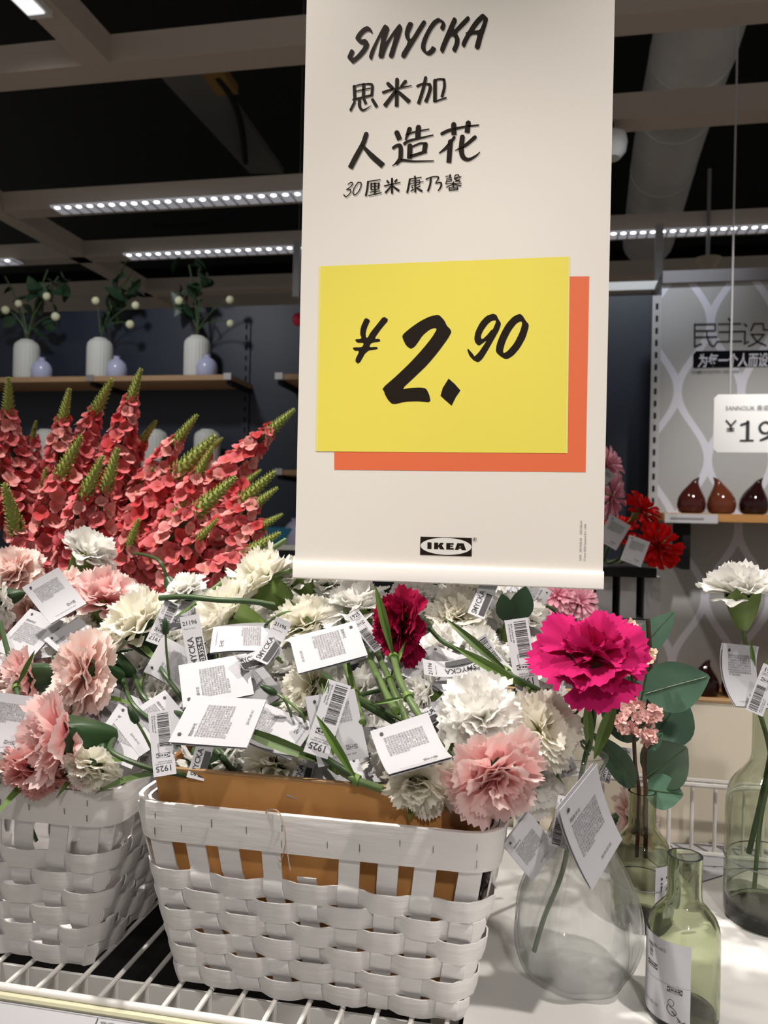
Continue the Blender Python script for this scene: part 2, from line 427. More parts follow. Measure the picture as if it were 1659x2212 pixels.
def louvre(x0, x1, y, n, label, z=None, along='x', w=.115):
    z = ZB - .010 if z is None else z
    t = thing('louvre_lamp', label, 'lamp', ((x0+x1)/2 if along == 'x' else x0, y if along == 'x' else (y+n[1])/2, z), 'louvre lamps of the ceiling grid')
    if along == 'x':
        build(MB().box((x0, y - w, z), (x1, y, z + .010)), 'housing', MT['lamph'], t, False)
        k = n; st = (x1 - x0) / k
        led = MB().sphere((0, 0, 0), .015, 8, (1, 1, .35)).mesh('led', MT['lamp'])
        vane = MB().box((-.003, -w/2, -.006), (.003, w/2, 0)).mesh('louvre', MT['metal'], None, False)
        for i in range(k):
            c = V((x0 + st * (i + .5), y - w/2, z))
            placed('led', led, t, M4.Translation(c + V((0, -w*.34, 0))))
            placed('louvre', vane, t, M4.Translation(c + V((st/2, 0, 0))))
    return t
lx = lambda px, py, Y: UY(px, py, Y).x
yl = 4.0
louvre(lx(135, 450, yl), lx(720, 415, yl), yl, 24, 'bright white louvre lamp nearest, left of the sign')
yl = 4.8
louvre(lx(285, 545, yl), lx(760, 530, yl), yl, 22, 'dimmer white louvre lamp in the second row left of the sign')
louvre(lx(1250, 540, yl), lx(1720, 525, yl), yl, 22, 'white louvre lamp right of the sign above the grey wallpaper')
louvre(lx(-240, 560, yl), lx(50, 548, yl), yl, 11, 'white louvre lamp cut by the left edge of the photo')
# lamp along the cross beam at top left
t = thing('panel_lamp', 'glaring white lamp under the cross beam in the top left corner', 'lamp', (-1.63, 2.2, ZB - .02))
build(MB().box((-1.68, 1.3, ZB - .02), (-1.60, 2.36, ZB)), 'housing', MT['white'], t, False)
build(MB().box((-1.67, 1.32, ZB - .026), (-1.61, 2.33, ZB - .02)), 'diffuser', mat('panel_lamp_diffuser', (.95, .97, 1), .3, emit=.9), t, False)

# ducts, tray, ceiling fittings
dz = ZB + .75
def dpt(px, py, z=dz): return UZ(px, py, z)
t = thing('ventilation_duct', 'round silver ventilation duct running above the beams at right', 'duct', dpt(1500, 80))
pth = catmull([dpt(1560, -260), dpt(1515, 30), dpt(1480, 170), dpt(1445, 300), dpt(1420, 420), dpt(1400, 520)], 6)
build(MB().tube(pth, .21, 24), 'pipe', MT['duct'], t)
for px, py in ((1497, 110), (1462, 235), (1432, 360)):
    c = dpt(px, py); d = (dpt(px - 12, py + 60) - c).normalized()
    build(MB().tube([c - d*.012, c + d*.012], .2125, 24), 'joint_collar', MT['duct'], t)
zt = ZB + .7
p = [UZ(345, 165, zt), UZ(462, 165, zt), UZ(612, 375, zt), UZ(540, 375, zt)]
q = [v + V((0, 0, .04)) for v in p]
o = build(MB().add(p + q, [(0,1,2,3), (7,6,5,4), (0,4,5,1), (1,5,6,2), (2,6,7,3), (3,7,4,0)]), 'cable_tray', MT['tray'], None, False)
tag(o, 'dark grey flat cable tray running away under the black ceiling', 'cable tray')
o = build(MB().tube(catmull([UZ(470, 165, zt - .05), UZ(500, 210, zt - .06), UZ(520, 270, zt - .06), UZ(530, 350, zt - .05)], 6), .02, 8), 'ceiling_cable', MT['black']); tag(o, 'black cable hanging along the grey cable tray', 'cable')
o = build(MB().tube(catmull([UY(330, 490, 5.6), UY(420, 488, 5.6), UY(500, 465, 5.6), UY(560, 440, 5.6), UY(650, 440, 5.6)], 6), .018, 8), 'ceiling_cable', MT['black']); tag(o, 'black cable sagging behind the nearest louvre lamp', 'cable')
o = build(MB().box(*sorted([tuple(UZ(437, 165, zt - .06)), tuple(UZ(437, 165, zt - .06) + V((.12, .2, .05)))])), 'junction_box', mat('ochre_box', (.22, .13, .03), .6), None, False); tag(o, 'ochre junction box on the grey cable tray', 'junction box')
c = UY(1318, 345, 3.4)
t = thing('ceiling_speaker', 'white bowl shaped ceiling speaker peeking out right of the sign', 'speaker', c)
build(MB().lathe([(0, 0), (.04, .004), (.062, .03), (.068, .07), (.062, .10), (.03, .12), (0, .122)], 24, c), 'bowl', MT['white'], t)
build(MB().tube([c + V((0, 0, .12)), c + V((0, 0, 1.2))], .012, 8), 'rod', MT['black'], t)
c = UY(1528, 598, 4.7)
t = thing('smoke_detector', 'small cone shaped detector above the grey wallpaper', 'detector', c)
build(MB().lathe([(0, 0), (.025, .003), (.035, .02), (.045, .06), (.075, .10), (0, .10)], 20, c), 'cone', mat('beige_plastic', (.40, .34, .26), .5), t)
build(MB().tube([c + V((0, 0, .09)), c + V((0, 0, .6))], .01, 8), 'rod', MT['grey'], t)
for px, lab in ((1424, 'thin white post hanging from the ceiling at the wallpaper corner'), (640, 'thin pale post behind the left edge of the sign')):
    a = UY(px, 560, 4.6); b = UY(px, 640, 4.6)
    o = build(MB().box((a.x - .02, 4.6, b.z), (a.x + .02, 4.64, ZB)), 'ceiling_post', MT['greyl'], None, False); tag(o, lab, 'post')

# ================================================================== LEFT WALL SHELVES
def shelf(x0, x1, px, py, Y0, Y1, m, label, th=.022, brackets=()):
    z = UY(px, py, Y0).z
    t = thing('wall_shelf', label, 'shelf', ((x0+x1)/2, Y0, z - th))
    build(MB().box((x0, Y0, z - th), (x1, Y1, z)), 'board', m, t, False)
    for bx in brackets:
        build(MB().box((bx - .012, Y0 + .02, z - th - .02), (bx + .012, Y1, z - th)), 'bracket', MT['black'], t, False)
        build(MB().box((bx - .018, Y0 - .006, z - th), (bx + .018, Y0, z + .006)), 'end_clip', MT['metal'], t, False)
    return z
Y0 = 3.42
zsh = shelf(-5.0, lx(497, 810, Y0), 250, 812, Y0, YW, MT['wood'], 'oak shelf carrying three white ribbed vases on the navy wall', .024, (lx(195, 815, Y0), lx(492, 810, Y0)))
shelf(lx(600, 808, Y0), lx(900, 805, Y0), 610, 808, Y0, YW, MT['wood'], 'oak shelf starting just left of the sign', .024, (lx(603, 808, Y0),))
shelf(lx(598, 1020, Y0), lx(900, 1010, Y0), 610, 1015, Y0, YW, MT['wood'], 'lower oak shelf stub left of the sign beside the coral flower tips', .022, (lx(602, 1015, Y0),))
zl = shelf(-5.0, lx(470, 1000, Y0), 300, 1012, Y0, YW, MT['wood'], 'oak shelf hidden behind the coral flowers')
zb = shelf(lx(560, 1180, Y0), lx(900, 1180, Y0), 610, 1177, Y0, YW, MT['white'], 'white shelf with a blue dish left of the sign\'s lower end')
def standard(px, ya, yb, Y, label, m):
    a = UY(px, ya, Y); b = UY(px, yb, Y)
    t = thing('wall_standard', label, 'rail', (a.x, Y, b.z))
    build(MB().box((a.x - .018, Y - .012, b.z), (a.x + .018, Y, a.z)), 'rail', m, t, False)
    me = MB().box((-.005, -.002, -.012), (.005, 0, .012)).mesh('slot', MT['black'], None, False)
    n = int((a.z - b.z) / .05)
    for i in range(n): placed('slot', me, t, M4.Translation((a.x, Y - .0125, b.z + .05 * (i + .5))))
standard(535, 690, 1250, YW, 'slotted steel rail on the navy wall beside the oak shelf end', MT['navy'])
standard(1419, 640, 1200, YG, 'slotted light grey rail at the edge of the grey wallpaper', MT['greyl'])

def ribbed(c, r, h, name, label, group=None, m=None):
    t = thing(name, label, 'vase', c, group)
    pr = [(0, 0), (r*.86, 0), (r*.95, .006), (r, h*.12), (r, h*.78), (r*.94, h*.88), (r*.74, h*.95), (r*.55, h*.975), (r*.52, h), (r*.44, h), (r*.44, h*.9), (0, h*.88)]
    build(MB().lathe(pr, 96, c, lambda q, z: 1 + .018 * cos(24 * q)), 'body', m or MT['vasew'], t); return t
def bulb(c, r, h, label, name='lavender_vase'):
    t = thing(name, label, 'vase', c, 'lavender vases')
    pr = [(0, 0), (r*.85, 0), (r*.98, h*.08), (r, h*.45), (r*.88, h*.66), (r*.55, h*.82), (r*.30, h*.88), (r*.32, h*.97), (r*.40, h), (r*.3, h), (r*.22, h*.9), (0, h*.88)]
    build(MB().lathe(pr, 36, c), 'body', MT['vasel'], t); return t
def leafmb(L, w, fold=.15, curl=.2, n=7, tip=1.0):
    mb = MB(); vs = []; fs = []
    for i in range(n + 1):
        t = i / n; ww = w * (sin(pi * min(1, t ** tip * .97 + .03))) ** .8 if 0 < i < n else w * .06
        z = -curl * L * t * t
        vs += [(-ww/2, L*t, z + fold*ww), (0, L*t, z), (ww/2, L*t, z + fold*ww)]
    for i in range(n):
        a = 3 * i; fs += [(a, a+1, a+4, a+3), (a+1, a+2, a+5, a+4)]
    return mb.add(vs, fs)
LEAFD = leafmb(.10, .06).mesh('leaf', MT['leafdark'])
POMP = MB().sphere((0, 0, 0), .021, 12).mesh('pompon', MT['pomp'])
def twigs(c, h, label, pomps, seed):
    """dark leafy branch with pompon blossoms that stands in a ribbed vase"""
    rr = random.Random(seed); t = thing('pompon_branch', label, 'branch', c)
    for k in range(4):
        a = rr.uniform(0, 2*pi); tip = c + V((cos(a) * .16, sin(a) * .08, h * rr.uniform(.7, 1.0)))
        build(MB().tube(bez(c, c + V((cos(a)*.03, 0, h*.5)), tip, 8), .004, 6), 'stem', MT['stem'] if k else MT['twig'], t)
        for j in range(6):
            q = c.lerp(tip, rr.uniform(.35, 1)); d = V((rr.uniform(-1, 1), rr.uniform(-.5, .5), rr.uniform(-.3, .8)))
            placed('leaf', LEAFD, t, axis_frame(q + d * .05, d, rr.uniform(0, 6), rr.uniform(.7, 1.2)))
    for px, py in pomps:
        q = UY(px, py, c.y - .03); placed('pompon', POMP, t, M4.Translation(q) @ M4.Scale(rr.uniform(.85, 1.05), 4))
        build(MB().tube(bez(c + V((0, 0, .05)), c.lerp(q, .5) + V((0, 0, .08)), q, 8), .003, 5), 'stem', MT['stem'], t)
Yv = 3.56
rw = 26.5 / F * 3.95; hv = UY(57, 735, Yv).z - zsh
for (px, lab, pl, ps) in ((57, 'leftmost', 'leftmost dark leafy branch with pompon blossoms in a ribbed vase', [(12, 670), (40, 656), (120, 684), (100, 640)]),
                  (215, 'middle', 'middle dark leafy branch with one pompon at right in a ribbed vase', [(281, 701), (293, 660), (207, 650)]),
                  (425, 'rightmost', 'rightmost dark leafy branch with pompons in a ribbed vase', [(498, 699), (387, 650), (497, 648)])):
    c = V((lx(px, 800, Yv), Yv, zsh)); ribbed(c, rw, hv, 'ribbed_vase', lab + ' white ribbed vase on the upper oak shelf', 'white ribbed vases')
    twigs(c + V((0, 0, hv * .9)), .36, pl, ps, px)
for px, lab in ((90, 'lavender bulb vase beside the leftmost ribbed vase'), (252, 'lavender bulb vase beside the middle ribbed vase'), (447, 'lavender bulb vase beside the rightmost ribbed vase')):
    bulb(V((lx(px, 800, Yv - .07), Yv - .07, zsh)), 21.5 / F * 3.9, .105, lab)
for px, lab in ((100, 'white ribbed vase half hidden behind the leftmost coral spikes'), (335, 'white ribbed vase top peeking out between coral spikes'), (448, 'white ribbed vase peeking out above the coral flowers at right')):
    ribbed(V((lx(px, 940, Yv), Yv, zl)), rw, UY(px, 928, Yv).z - zl, 'ribbed_vase', lab, 'white ribbed vases')
c = V((lx(598, 1170, 3.5), 3.5, zb)); o = build(MB().lathe([(0, 0), (.05, 0), (.09, .05), (.10, .075), (.092, .075), (.04, .01), (0, .01)], 32, c), 'blue_dish', MT['blue']); tag(o, 'blue glazed dish on the white shelf left of the sign', 'dish')
bulb(V((lx(636, 1170, 3.5), 3.5, zb)), .05, .12, 'lavender vase behind the lower left edge of the sign')
c = UY(642, 690, 3.3); t = thing('red_ornament', 'red ornament hanging at the left edge of the sign', 'ornament', c)
build(MB().sphere(c, .022, 14, (1, 1, 1.3)), 'bauble', MT['redl'], t); build(MB().tube([c + V((0, 0, .02)), V((c.x, c.y, 5.0))], .0005, 5), 'cord', MT['greyl'], t)

# ================================================================== RIGHT WALL: lettering, shelf, teardrop vases, price sign
def wall_print(strokes, org, scl, Y):
    mb = stroke_mb(strokes)
    return xf(mb, lambda p: UY(org[0] + p.x / scl, org[1] + p.y / scl, Y))
t = thing('wall_lettering', 'black thin Chinese lettering over a black banner on the grey wallpaper', 'lettering', UY(1500, 800, YG - .004))
S7 = [([(205,205),(510,200)],20), ([(500,200),(500,295)],20), ([(210,297),(500,295)],20), ([(205,200),(205,525)],24), ([(205,525),(310,485)],22), ([(215,390),(535,385)],20),
      ([(375,295),(388,390),(430,490),(480,520),(530,455)],20),
      ([(700,120),(730,175)],28), ([(550,200),(880,195)],18), ([(560,315),(940,305)],20), ([(715,200),(715,450)],24), ([(530,455),(895,448)],20),
      ([(925,200),(965,235)],24), ([(935,310),(930,490)],24), ([(925,490),(990,450)],20), ([(1065,200),(1015,305)],22), ([(1060,195),(1200,195)],20), ([(1198,195),(1205,285)],22), ([(1205,285),(1270,285)],20),
      ([(1020,350),(1215,350)],20), ([(1210,350),(1110,460),(980,525)],22), ([(1040,360),(1110,450),(1245,515)],22),
      ([(1310,200),(1350,235)],24), ([(1320,310),(1315,490)],24), ([(1315,490),(1375,450)],20), ([(1390,310),(1600,300)],20), ([(1500,190),(1500,520)],24)]
build(wall_print(S7, (1470, 670), 6.703, YG - .004), 'characters', mat('wall_ink', (.03, .033, .036), .8, spec=.1), t, False)
bn = [(225, 593), (1720, 572), (1720, 805), (185, 835), (185, 640)]
build(MB().add([UY(1470 + x / 6.703, 670 + y / 6.703, YG - .004) for x, y in bn], [(0, 1, 2, 3, 4)]), 'banner', mat('banner_black', (.006, .006, .008), .9, spec=.05), t, False)
tm = text_mb('为每一个人而设计', 1.0, 0.12, 0.02)
a0 = UY(1507, 791, YG - .006); sx = (UY(1639, 785, YG - .006).x - a0.x) / 6.1; sz = (UY(1507, 763, YG - .006).z - a0.z) / .9
build(xf(tm, lambda p: (a0.x + p.x * sx, a0.y, a0.z + p.y * sz)), 'banner_text', mat('banner_white', (.55, .55, .62), .5), t, False)
tm = text_mb('DEMOCRATIC DESIGN', 1.0, 0, 0.01)
a1 = UY(1494, 806, YG - .006); sx1 = (UY(1602, 803, YG - .006).x - a1.x) / 10.6
build(xf(tm, lambda p: (a1.x + p.x * sx1, a1.y, a1.z + p.y * .017)), 'caption', MT['inkgrey'], t, False)

Yr = 3.18
zr = UY(1560, 1110, Yr).z
t = thing('wall_shelf', 'birch shelf with red brown teardrop vases on the grey wallpaper', 'shelf', (1.9, Yr, zr - .03))
build(MB().box((lx(1433, 1110, Yr), Yr, zr - .03), (3.2, YG, zr)), 'board', MT['woodr'], t, False)
bx = lx(1482, 1180, Yr + .04); build(MB().box((bx - .014, Yr + .03, UY(1482, 1230, Yr + .04).z), (bx + .014, YG, zr - .03)), 'bracket', MT['black'], t, False)
a = UY(1436, 1109, Yr - .01); b = UY(1550, 1131, Yr - .01)
lh = build(MB().box((a.x, Yr - .014, b.z), (b.x, Yr - .002, a.z)), 'label_holder', MT['greyl'], t, False)
build(MB().box((a.x + .02, Yr - .016, (a.z + b.z)/2 - .003), (b.x - .05, Yr - .0145, (a.z + b.z)/2 + .003)), 'label_line', MT['grey'], lh, False)
def teardrop(px, Y, zb, r, h, m, label, lean):
    c = V((lx(px, 1100, Y), Y, zb)); mb = MB()
    pr = [(0, 0), (.62, 0), (.85, .04), (.98, .16), (1.0, .28), (.92, .44), (.72, .60), (.48, .74), (.30, .85), (.22, .93), (.21, 1.0), (.15, 1.0), (.12, .9), (0, .88)]
    mb.lathe([(a * r, b * h) for a, b in pr], 36)
    for v in mb.v:
        k = max(0, v.z / h - .45); v.x += lean * k * k * r * 2.2
        if v.z > h * .97: v.z += (v.x - lean * k * k * r * 2.2 * 1) * .5 * (1 if lean > 0 else -1)
    t = thing('teardrop_vase', label, 'vase', c, 'red brown teardrop vases')
    build(xf(mb, lambda p: p + c), 'body', m, t)
rt = 30.5 / F * 3.02; ht = UY(1493, 1033, 3.27).z - zr
teardrop(1493, 3.27, zr, rt, ht, MT['vasebr'], 'leftmost red brown teardrop vase on the birch shelf', .5)
teardrop(1558, 3.27, zr, rt, ht, MT['vasebl'], 'lighter copper brown teardrop vase, second on the birch shelf', -.6)
teardrop(1628, 3.27, zr, rt, ht, MT['vasebd'], 'dark maroon teardrop vase, third on the birch shelf', .6)
zr2 = UY(1540, 1512, Yr).z
t = thing('wall_shelf', 'lower birch shelf behind the cream backboard', 'shelf', (1.9, Yr, zr2 - .03)); build(MB().box((lx(1433, 1512, Yr), Yr, zr2 - .03), (3.2, YG, zr2)), 'board', MT['woodr'], t, False)
teardrop(1528, 3.27, zr2, rt * 1.1, ht * .95, MT['vasebd'], 'dark maroon teardrop vase low behind the eucalyptus leaf', .3)
teardrop(1600, 3.27, zr2, rt * 1.1, ht * .95, MT['vasebd'], 'dark maroon teardrop vase low behind the rolled paper tag', -.3)

Yp = 2.75
t = thing('price_sign', 'glossy white hanging price sign at the right edge of the photo', 'sign', UY(1640, 980, Yp))
a = UY(1543, 852, Yp); b = UY(1545, 977, Yp); xr_ = a.x + .42
cr = .012; hs = [(a.x + cr, a.z), (xr_ - cr, a.z), (xr_, a.z - cr), (xr_, b.z + cr), (xr_ - cr, b.z), (a.x + cr, b.z), (a.x, b.z + cr), (a.x, a.z - cr)]
n = len(hs)
build(MB().add([(x, Yp, z) for x, z in hs] + [(x, Yp + .004, z) for x, z in hs], [tuple(range(n))[::-1], tuple(range(n, 2*n))] + [(i, (i+1) % n, n + (i+1) % n, n + i) for i in range(n)]), 'panel', MT['signwhite'], t, False)
org, scl = (1470, 670), 6.703
build(wall_print([([(665,1600),(730,1675)],26), ([(800,1600),(730,1675)],24), ([(730,1670),(728,1750)],34), ([(675,1715),(780,1712)],16), ([(675,1748),(780,1745)],14),
   ([(880,1660),(985,1625)],34), ([(975,1620),(970,1885)],52), ([(870,1888),(1060,1885)],24),
   ([(1290,1640),(1220,1620),(1150,1680),(1170,1760),(1250,1780),(1310,1720)],[34,30,40,36,26,36]), ([(1300,1640),(1320,1720),(1270,1830),(1150,1885)],[40,50,44,26])], org, scl, Yp - .002), 'price', MT['ink'], t, False)
tm = text_mb('SANNOLIK 桑诺利', 1.0, 0, 0.0); a1 = UY(1567, 886, Yp - .002); s1 = (UY(1635, 884, Yp - .002).x - a1.x) / 5.2
build(xf(tm, lambda p: (a1.x + p.x * s1, a1.y, a1.z + p.y * s1 * 1.05)), 'sign_text', MT['inkgrey'], t, False)
sc_ = UY(1577, 850, Yp); build(MB().tube([sc_, V((sc_.x, sc_.y, ZB))], .003, 6), 'cord', MT['greyl'], t)
c2 = V((xr_ - .06, Yp, a.z)); build(MB().tube([c2, V((c2.x, c2.y, ZB))], .003, 6), 'cord', MT['greyl'], t)

# ================================================================== HANGING SIGN
YS = 0.765
def S(px, py, off=0.0): return UY(px, py, YS - off * .22)
TL, TRc = S(664, -260), S(1328, -260); BL, BR = S(635, 1250), S(1302, 1272)
xl, xrr = (S(664, 0).x + BL.x) / 2, (S(1328, 0).x + BR.x) / 2
zbot = (BL.z + BR.z) / 2; ztopS = zbot + .66
sg = thing('hanging_sign', 'large cream paper price sign hanging over the heap of flowers', 'sign', ((xl + xrr) / 2, YS, zbot))
mbp = MB(); nx, nz = 12, 24; vs = []
for yy in (0, .0012):
    for j in range(nz + 1):
        for i in range(nx + 1):
            vs.append((xl + (xrr - xl) * i / nx, YS + yy, zbot + .004 + (ztopS - zbot) * j / nz))
k = (nx + 1) * (nz + 1); fs = []
for j in range(nz):
    for i in range(nx):
        q = j * (nx + 1) + i; fs.append((q, q + 1, q + nx + 2, q + nx + 1)); q += k; fs.append((q, q + nx + 1, q + nx + 2, q + 1))
build(mbp.add(vs, fs), 'paper', MT['signpaper'], sg)
def signquad(pts, off, name, m):
    return build(MB().add([S(*p, off) for p in pts], [(0, 1, 2, 3)]), name, m, sg, False)
signquad([(722, 600), (1273, 597), (1265, 1020), (722, 1015)], .0006, 'orange_panel', MT['orange'])
yp = signquad([(689, 575), (1231, 554), (1226, 979), (681, 975)], .0010, 'yellow_overprint', MT['yellowpale'])
signquad([(694, 575.3), (1227, 554.5), (1221, 979), (686, 975)], .0013, 'yellow_panel', MT['yellow'])
def sign_poly(loops, org, scl, name, off=.0018, m=None, rnd_=True):
    ls = [[(lambda q: (q.x, q.z))(S(org[0] + x / scl, org[1] + y / scl, off)) for x, y in (round_loop(lp) if rnd_ else lp)] for lp in loops]
    mb = poly_mb(ls); return build(xf(mb, lambda p: (p.x, YS - off * .22, p.y)), name, m or MT['signink'], sg, False)
def sign_strokes(st, org, scl, name, off=.0018):
    return build(xf(stroke_mb(st), lambda p: S(org[0] + p.x / scl, org[1] + p.y / scl, off)), name, MT['signink'], sg, False)
A = ((730, 10), 4.74)
sign_poly([[(300,218),(330,235),(352,270),(355,295),(345,292),(330,275),(305,268),(275,285),(245,315),(228,352),(240,358),(275,350),(300,365),(320,400),(312,440),(280,490),(230,545),(180,585),(150,605),(130,580),(95,545),(100,520),(135,448),(172,480),(150,525),(150,548),(180,530),(225,480),(255,440),(265,405),(235,405),(205,380),(175,347),(195,300),(240,250),(270,228)]], *A, 'letter_s')
sign_poly([[(475,198),(505,215),(528,242),(510,300),(485,380),(495,378),(560,280),(628,190),(650,215),(660,245),(635,330),(600,430),(565,550),(515,535),(545,440),(580,315),(560,330),(510,420),(485,480),(465,550),(410,540),(425,450),(445,330),(430,340),(395,420),(370,490),(345,570),(315,540),(330,480),(380,380),(430,280)]], *A, 'letter_m')
sign_poly([[(728,172),(775,190),(750,250),(728,300),(735,345),(745,352),(770,320),(820,235),(875,152),(910,180),(860,260),(800,360),(740,455),(683,555),(637,522),(720,385),(690,340),(682,290),(700,220)]], *A, 'letter_y')
sign_poly([[(1025,132),(1055,150),(1085,170),(1105,205),(1085,272),(1042,243),(1065,185),(1045,175),(1010,195),(960,260),(920,340),(895,420),(900,475),(915,480),(945,455),(965,420),(1010,450),(985,490),(945,520),(910,515),(850,460),(850,400),(875,330),(920,240),(970,165)]], *A, 'letter_c')
sign_poly([[(1185,120),(1224,155),(1185,250),(1195,255),(1260,180),(1333,108),(1357,150),(1290,220),(1215,290),(1245,340),(1245,400),(1230,440),(1205,495),(1165,460),(1190,410),(1200,360),(1185,322),(1155,325),(1120,400),(1078,503),(1045,470),(1050,430),(1100,310),(1150,195)]], *A, 'letter_k')
sign_poly([[(1480,87),(1510,110),(1540,145),(1520,220),(1480,340),(1448,465),(1397,440),(1415,370),(1432,300),(1365,308),(1330,370),(1297,445),(1262,410),(1280,360),(1315,298),(1304,288),(1330,275),(1370,205),(1420,140)],
           [(1487,150),(1490,165),(1455,258),(1400,266),(1395,262),(1440,200)]], *A, 'letter_a')
B = ((740, 150), 5.184)
sign_strokes([([(130,190),(137,335)],36), ([(130,190),(200,168),(300,158)],[18,16,20]), ([(295,160),(333,178),(325,300)],[20,30,32]), ([(237,170),(232,300)],36), ([(140,245),(330,205)],14), ([(120,338),(330,285)],24),
   ([(135,362),(85,462)],28), ([(190,345),(190,410),(230,455),(320,405)],[34,34,24,6]), ([(240,335),(262,385)],34), ([(335,338),(385,420)],36)], *B, 'character_si')
sign_strokes([([(455,255),(560,222),(775,180)],[30,24,12]), ([(610,112),(605,415)],42), ([(508,158),(565,215)],40), ([(703,135),(650,195)],[40,26]), ([(590,250),(470,410)],[40,48]), ([(630,255),(752,365)],[36,48])], *B, 'character_mi')
sign_strokes([([(838,185),(900,160),(975,165)],[28,24,26]), ([(975,165),(983,210),(960,290),(930,365)],[30,40,40,42]), ([(930,92),(905,210),(850,385)],[36,38,40]), ([(1035,125),(1035,365)],42), ([(1040,118),(1090,106),(1140,112)],[22,20,26]), ([(1138,115),(1140,200),(1112,310)],[28,32,34]), ([(1035,358),(1165,315)],18)], *B, 'character_jia')
Cc = ((740, 250), 5.184)
sign_strokes([([(265,205),(230,310),(150,460),(85,585)],[52,54,60,58]), ([(220,330),(330,450),(455,560)],[30,60,64])], *Cc, 'character_ren')
sign_strokes([([(608,190),(640,268)],58), ([(568,358),(605,335),(645,335),(652,400),(645,480),(600,540)],[32,36,46,52,50,38]), ([(560,558),(660,497),(780,508),(1022,505)],[10,34,20,14]), ([(750,150),(705,272)],[54,20]), ([(850,130),(842,250)],60), ([(712,215),(800,182),(972,148)],[20,18,14]), ([(695,310),(760,275),(1018,215)],[36,28,14]),
   ([(755,338),(750,480)],58), ([(780,345),(870,308),(930,312)],[22,22,26]), ([(928,320),(915,402)],54), ([(760,455),(942,397)],34)], *Cc, 'character_zao')
sign_strokes([([(1112,200),(1200,160),(1380,120),(1530,103)],[36,36,22,16]), ([(1245,98),(1248,215)],58), ([(1408,80),(1395,190)],58), ([(1250,242),(1180,340),(1080,420)],[34,44,12]), ([(1208,290),(1190,525)],56), ([(1342,238),(1330,380),(1350,460),(1410,490),(1490,450),(1540,405)],[56,58,54,36,22,10]), ([(1482,240),(1375,330),(1260,390)],[44,38,8])], *Cc, 'character_hua')
D = ((730, 365), 5.925)
sign_strokes([([(130,195),(165,172),(190,182),(165,225),(110,262)],13), ([(110,262),(158,262),(160,300),(120,345),(95,350),(70,322)],13), ([(255,172),(290,172),(298,200),(275,270),(235,320),(205,325),(192,300),(210,240),(255,172)],14),
   ([(385,160),(545,135)],14), ([(385,162),(375,250),(355,345)],[26,24,26]), ([(425,185),(425,270)],20), ([(425,190),(525,180)],14), ([(525,182),(515,260)],22), ([(425,225),(515,220)],10), ([(425,265),(515,258)],12), ([(472,185),(472,315)],26), ([(410,297),(545,280)],12), ([(395,340),(560,302)],14),
   ([(598,215),(800,172)],[20,12]), ([(692,125),(692,315)],28), ([(630,152),(655,180)],24), ([(752,138),(725,170)],24), ([(680,220),(605,305)],[20,26]), ([(705,220),(785,280)],[20,28])], *D, 'size_text')
sign_strokes([([(915,130),(1070,105)],14), ([(985,96),(990,120)],24), ([(920,132),(905,220),(885,305)],26), ([(990,120),(990,300)],24), ([(945,155),(1050,145)],11), ([(1045,147),(1040,195)],14), ([(930,185),(1095,160)],11), ([(945,212),(1045,197)],11), ([(945,228),(962,245)],16), ([(935,280),(975,257)],16), ([(1050,218),(1015,240)],14), ([(1005,240),(1080,285)],[16,26]),
   ([(1130,130),(1200,102),(1272,96)],[18,14,16]), ([(1272,96),(1288,115),(1248,182)],[16,20,12]), ([(1250,182),(1308,172),(1325,192),(1310,240),(1280,280)],[12,18,22,22,14]), ([(1190,118),(1180,200),(1150,285)],26),
   ([(1380,95),(1450,85)],11), ([(1435,72),(1435,118)],18), ([(1390,120),(1460,112)],11), ([(1395,140),(1455,132)],12), ([(1395,138),(1380,188)],13), ([(1455,132),(1450,160)],11), ([(1400,160),(1455,152)],11), ([(1500,80),(1540,72)],13), ([(1500,82),(1490,125)],13), ([(1540,74),(1560,108)],13), ([(1490,130),(1580,97)],11), ([(1500,110),(1540,105)],10), ([(1510,140),(1570,160)],15), ([(1560,130),(1500,165)],12),
   ([(1380,190),(1585,180)],11), ([(1480,168),(1475,238)],20), ([(1470,195),(1385,235)],13), ([(1490,195),(1580,215)],15), ([(1425,238),(1425,275)],14), ([(1425,237),(1535,229)],11), ([(1535,229),(1530,265)],14), ([(1430,254),(1530,246)],9), ([(1425,273),(1535,263)],12)], *D, 'kind_text')
E_ = ((750, 660), 4.046)
sign_poly([[(157,102),(203,130),(180,175),(160,240),(165,280),(178,282),(200,240),(260,165),(317,93),(365,125),(300,200),(235,292),(283,290),(292,315),(210,325),(190,365),(263,360),(268,382),(170,395),(102,515),(65,483),(108,395),(62,395),(45,365),(130,365),(148,325),(85,325),(65,295),(128,290),(112,250),(118,190)]], *E_, 'yen_sign')
sign_poly([[(480,265),(500,240),(560,190),(640,135),(720,95),(790,80),(810,88),(850,130),(872,178),(900,205),(912,232),(880,290),(800,400),(700,520),(590,625),(475,732),(550,720),(640,716),(690,724),(718,780),(730,848),(620,836),(510,840),(400,866),(360,830),(328,775),(325,755),(304,724),(430,615),(550,500),(660,380),(740,280),(785,205),(765,195),(720,210),(660,260),(620,320),(590,360),(555,380),(515,350),(490,300)]], *E_, 'digit_two')
sign_poly([[(886,638),(940,685),(990,742),(950,800),(913,875),(860,830),(815,788),(835,720)]], *E_, 'price_point', rnd_=False)
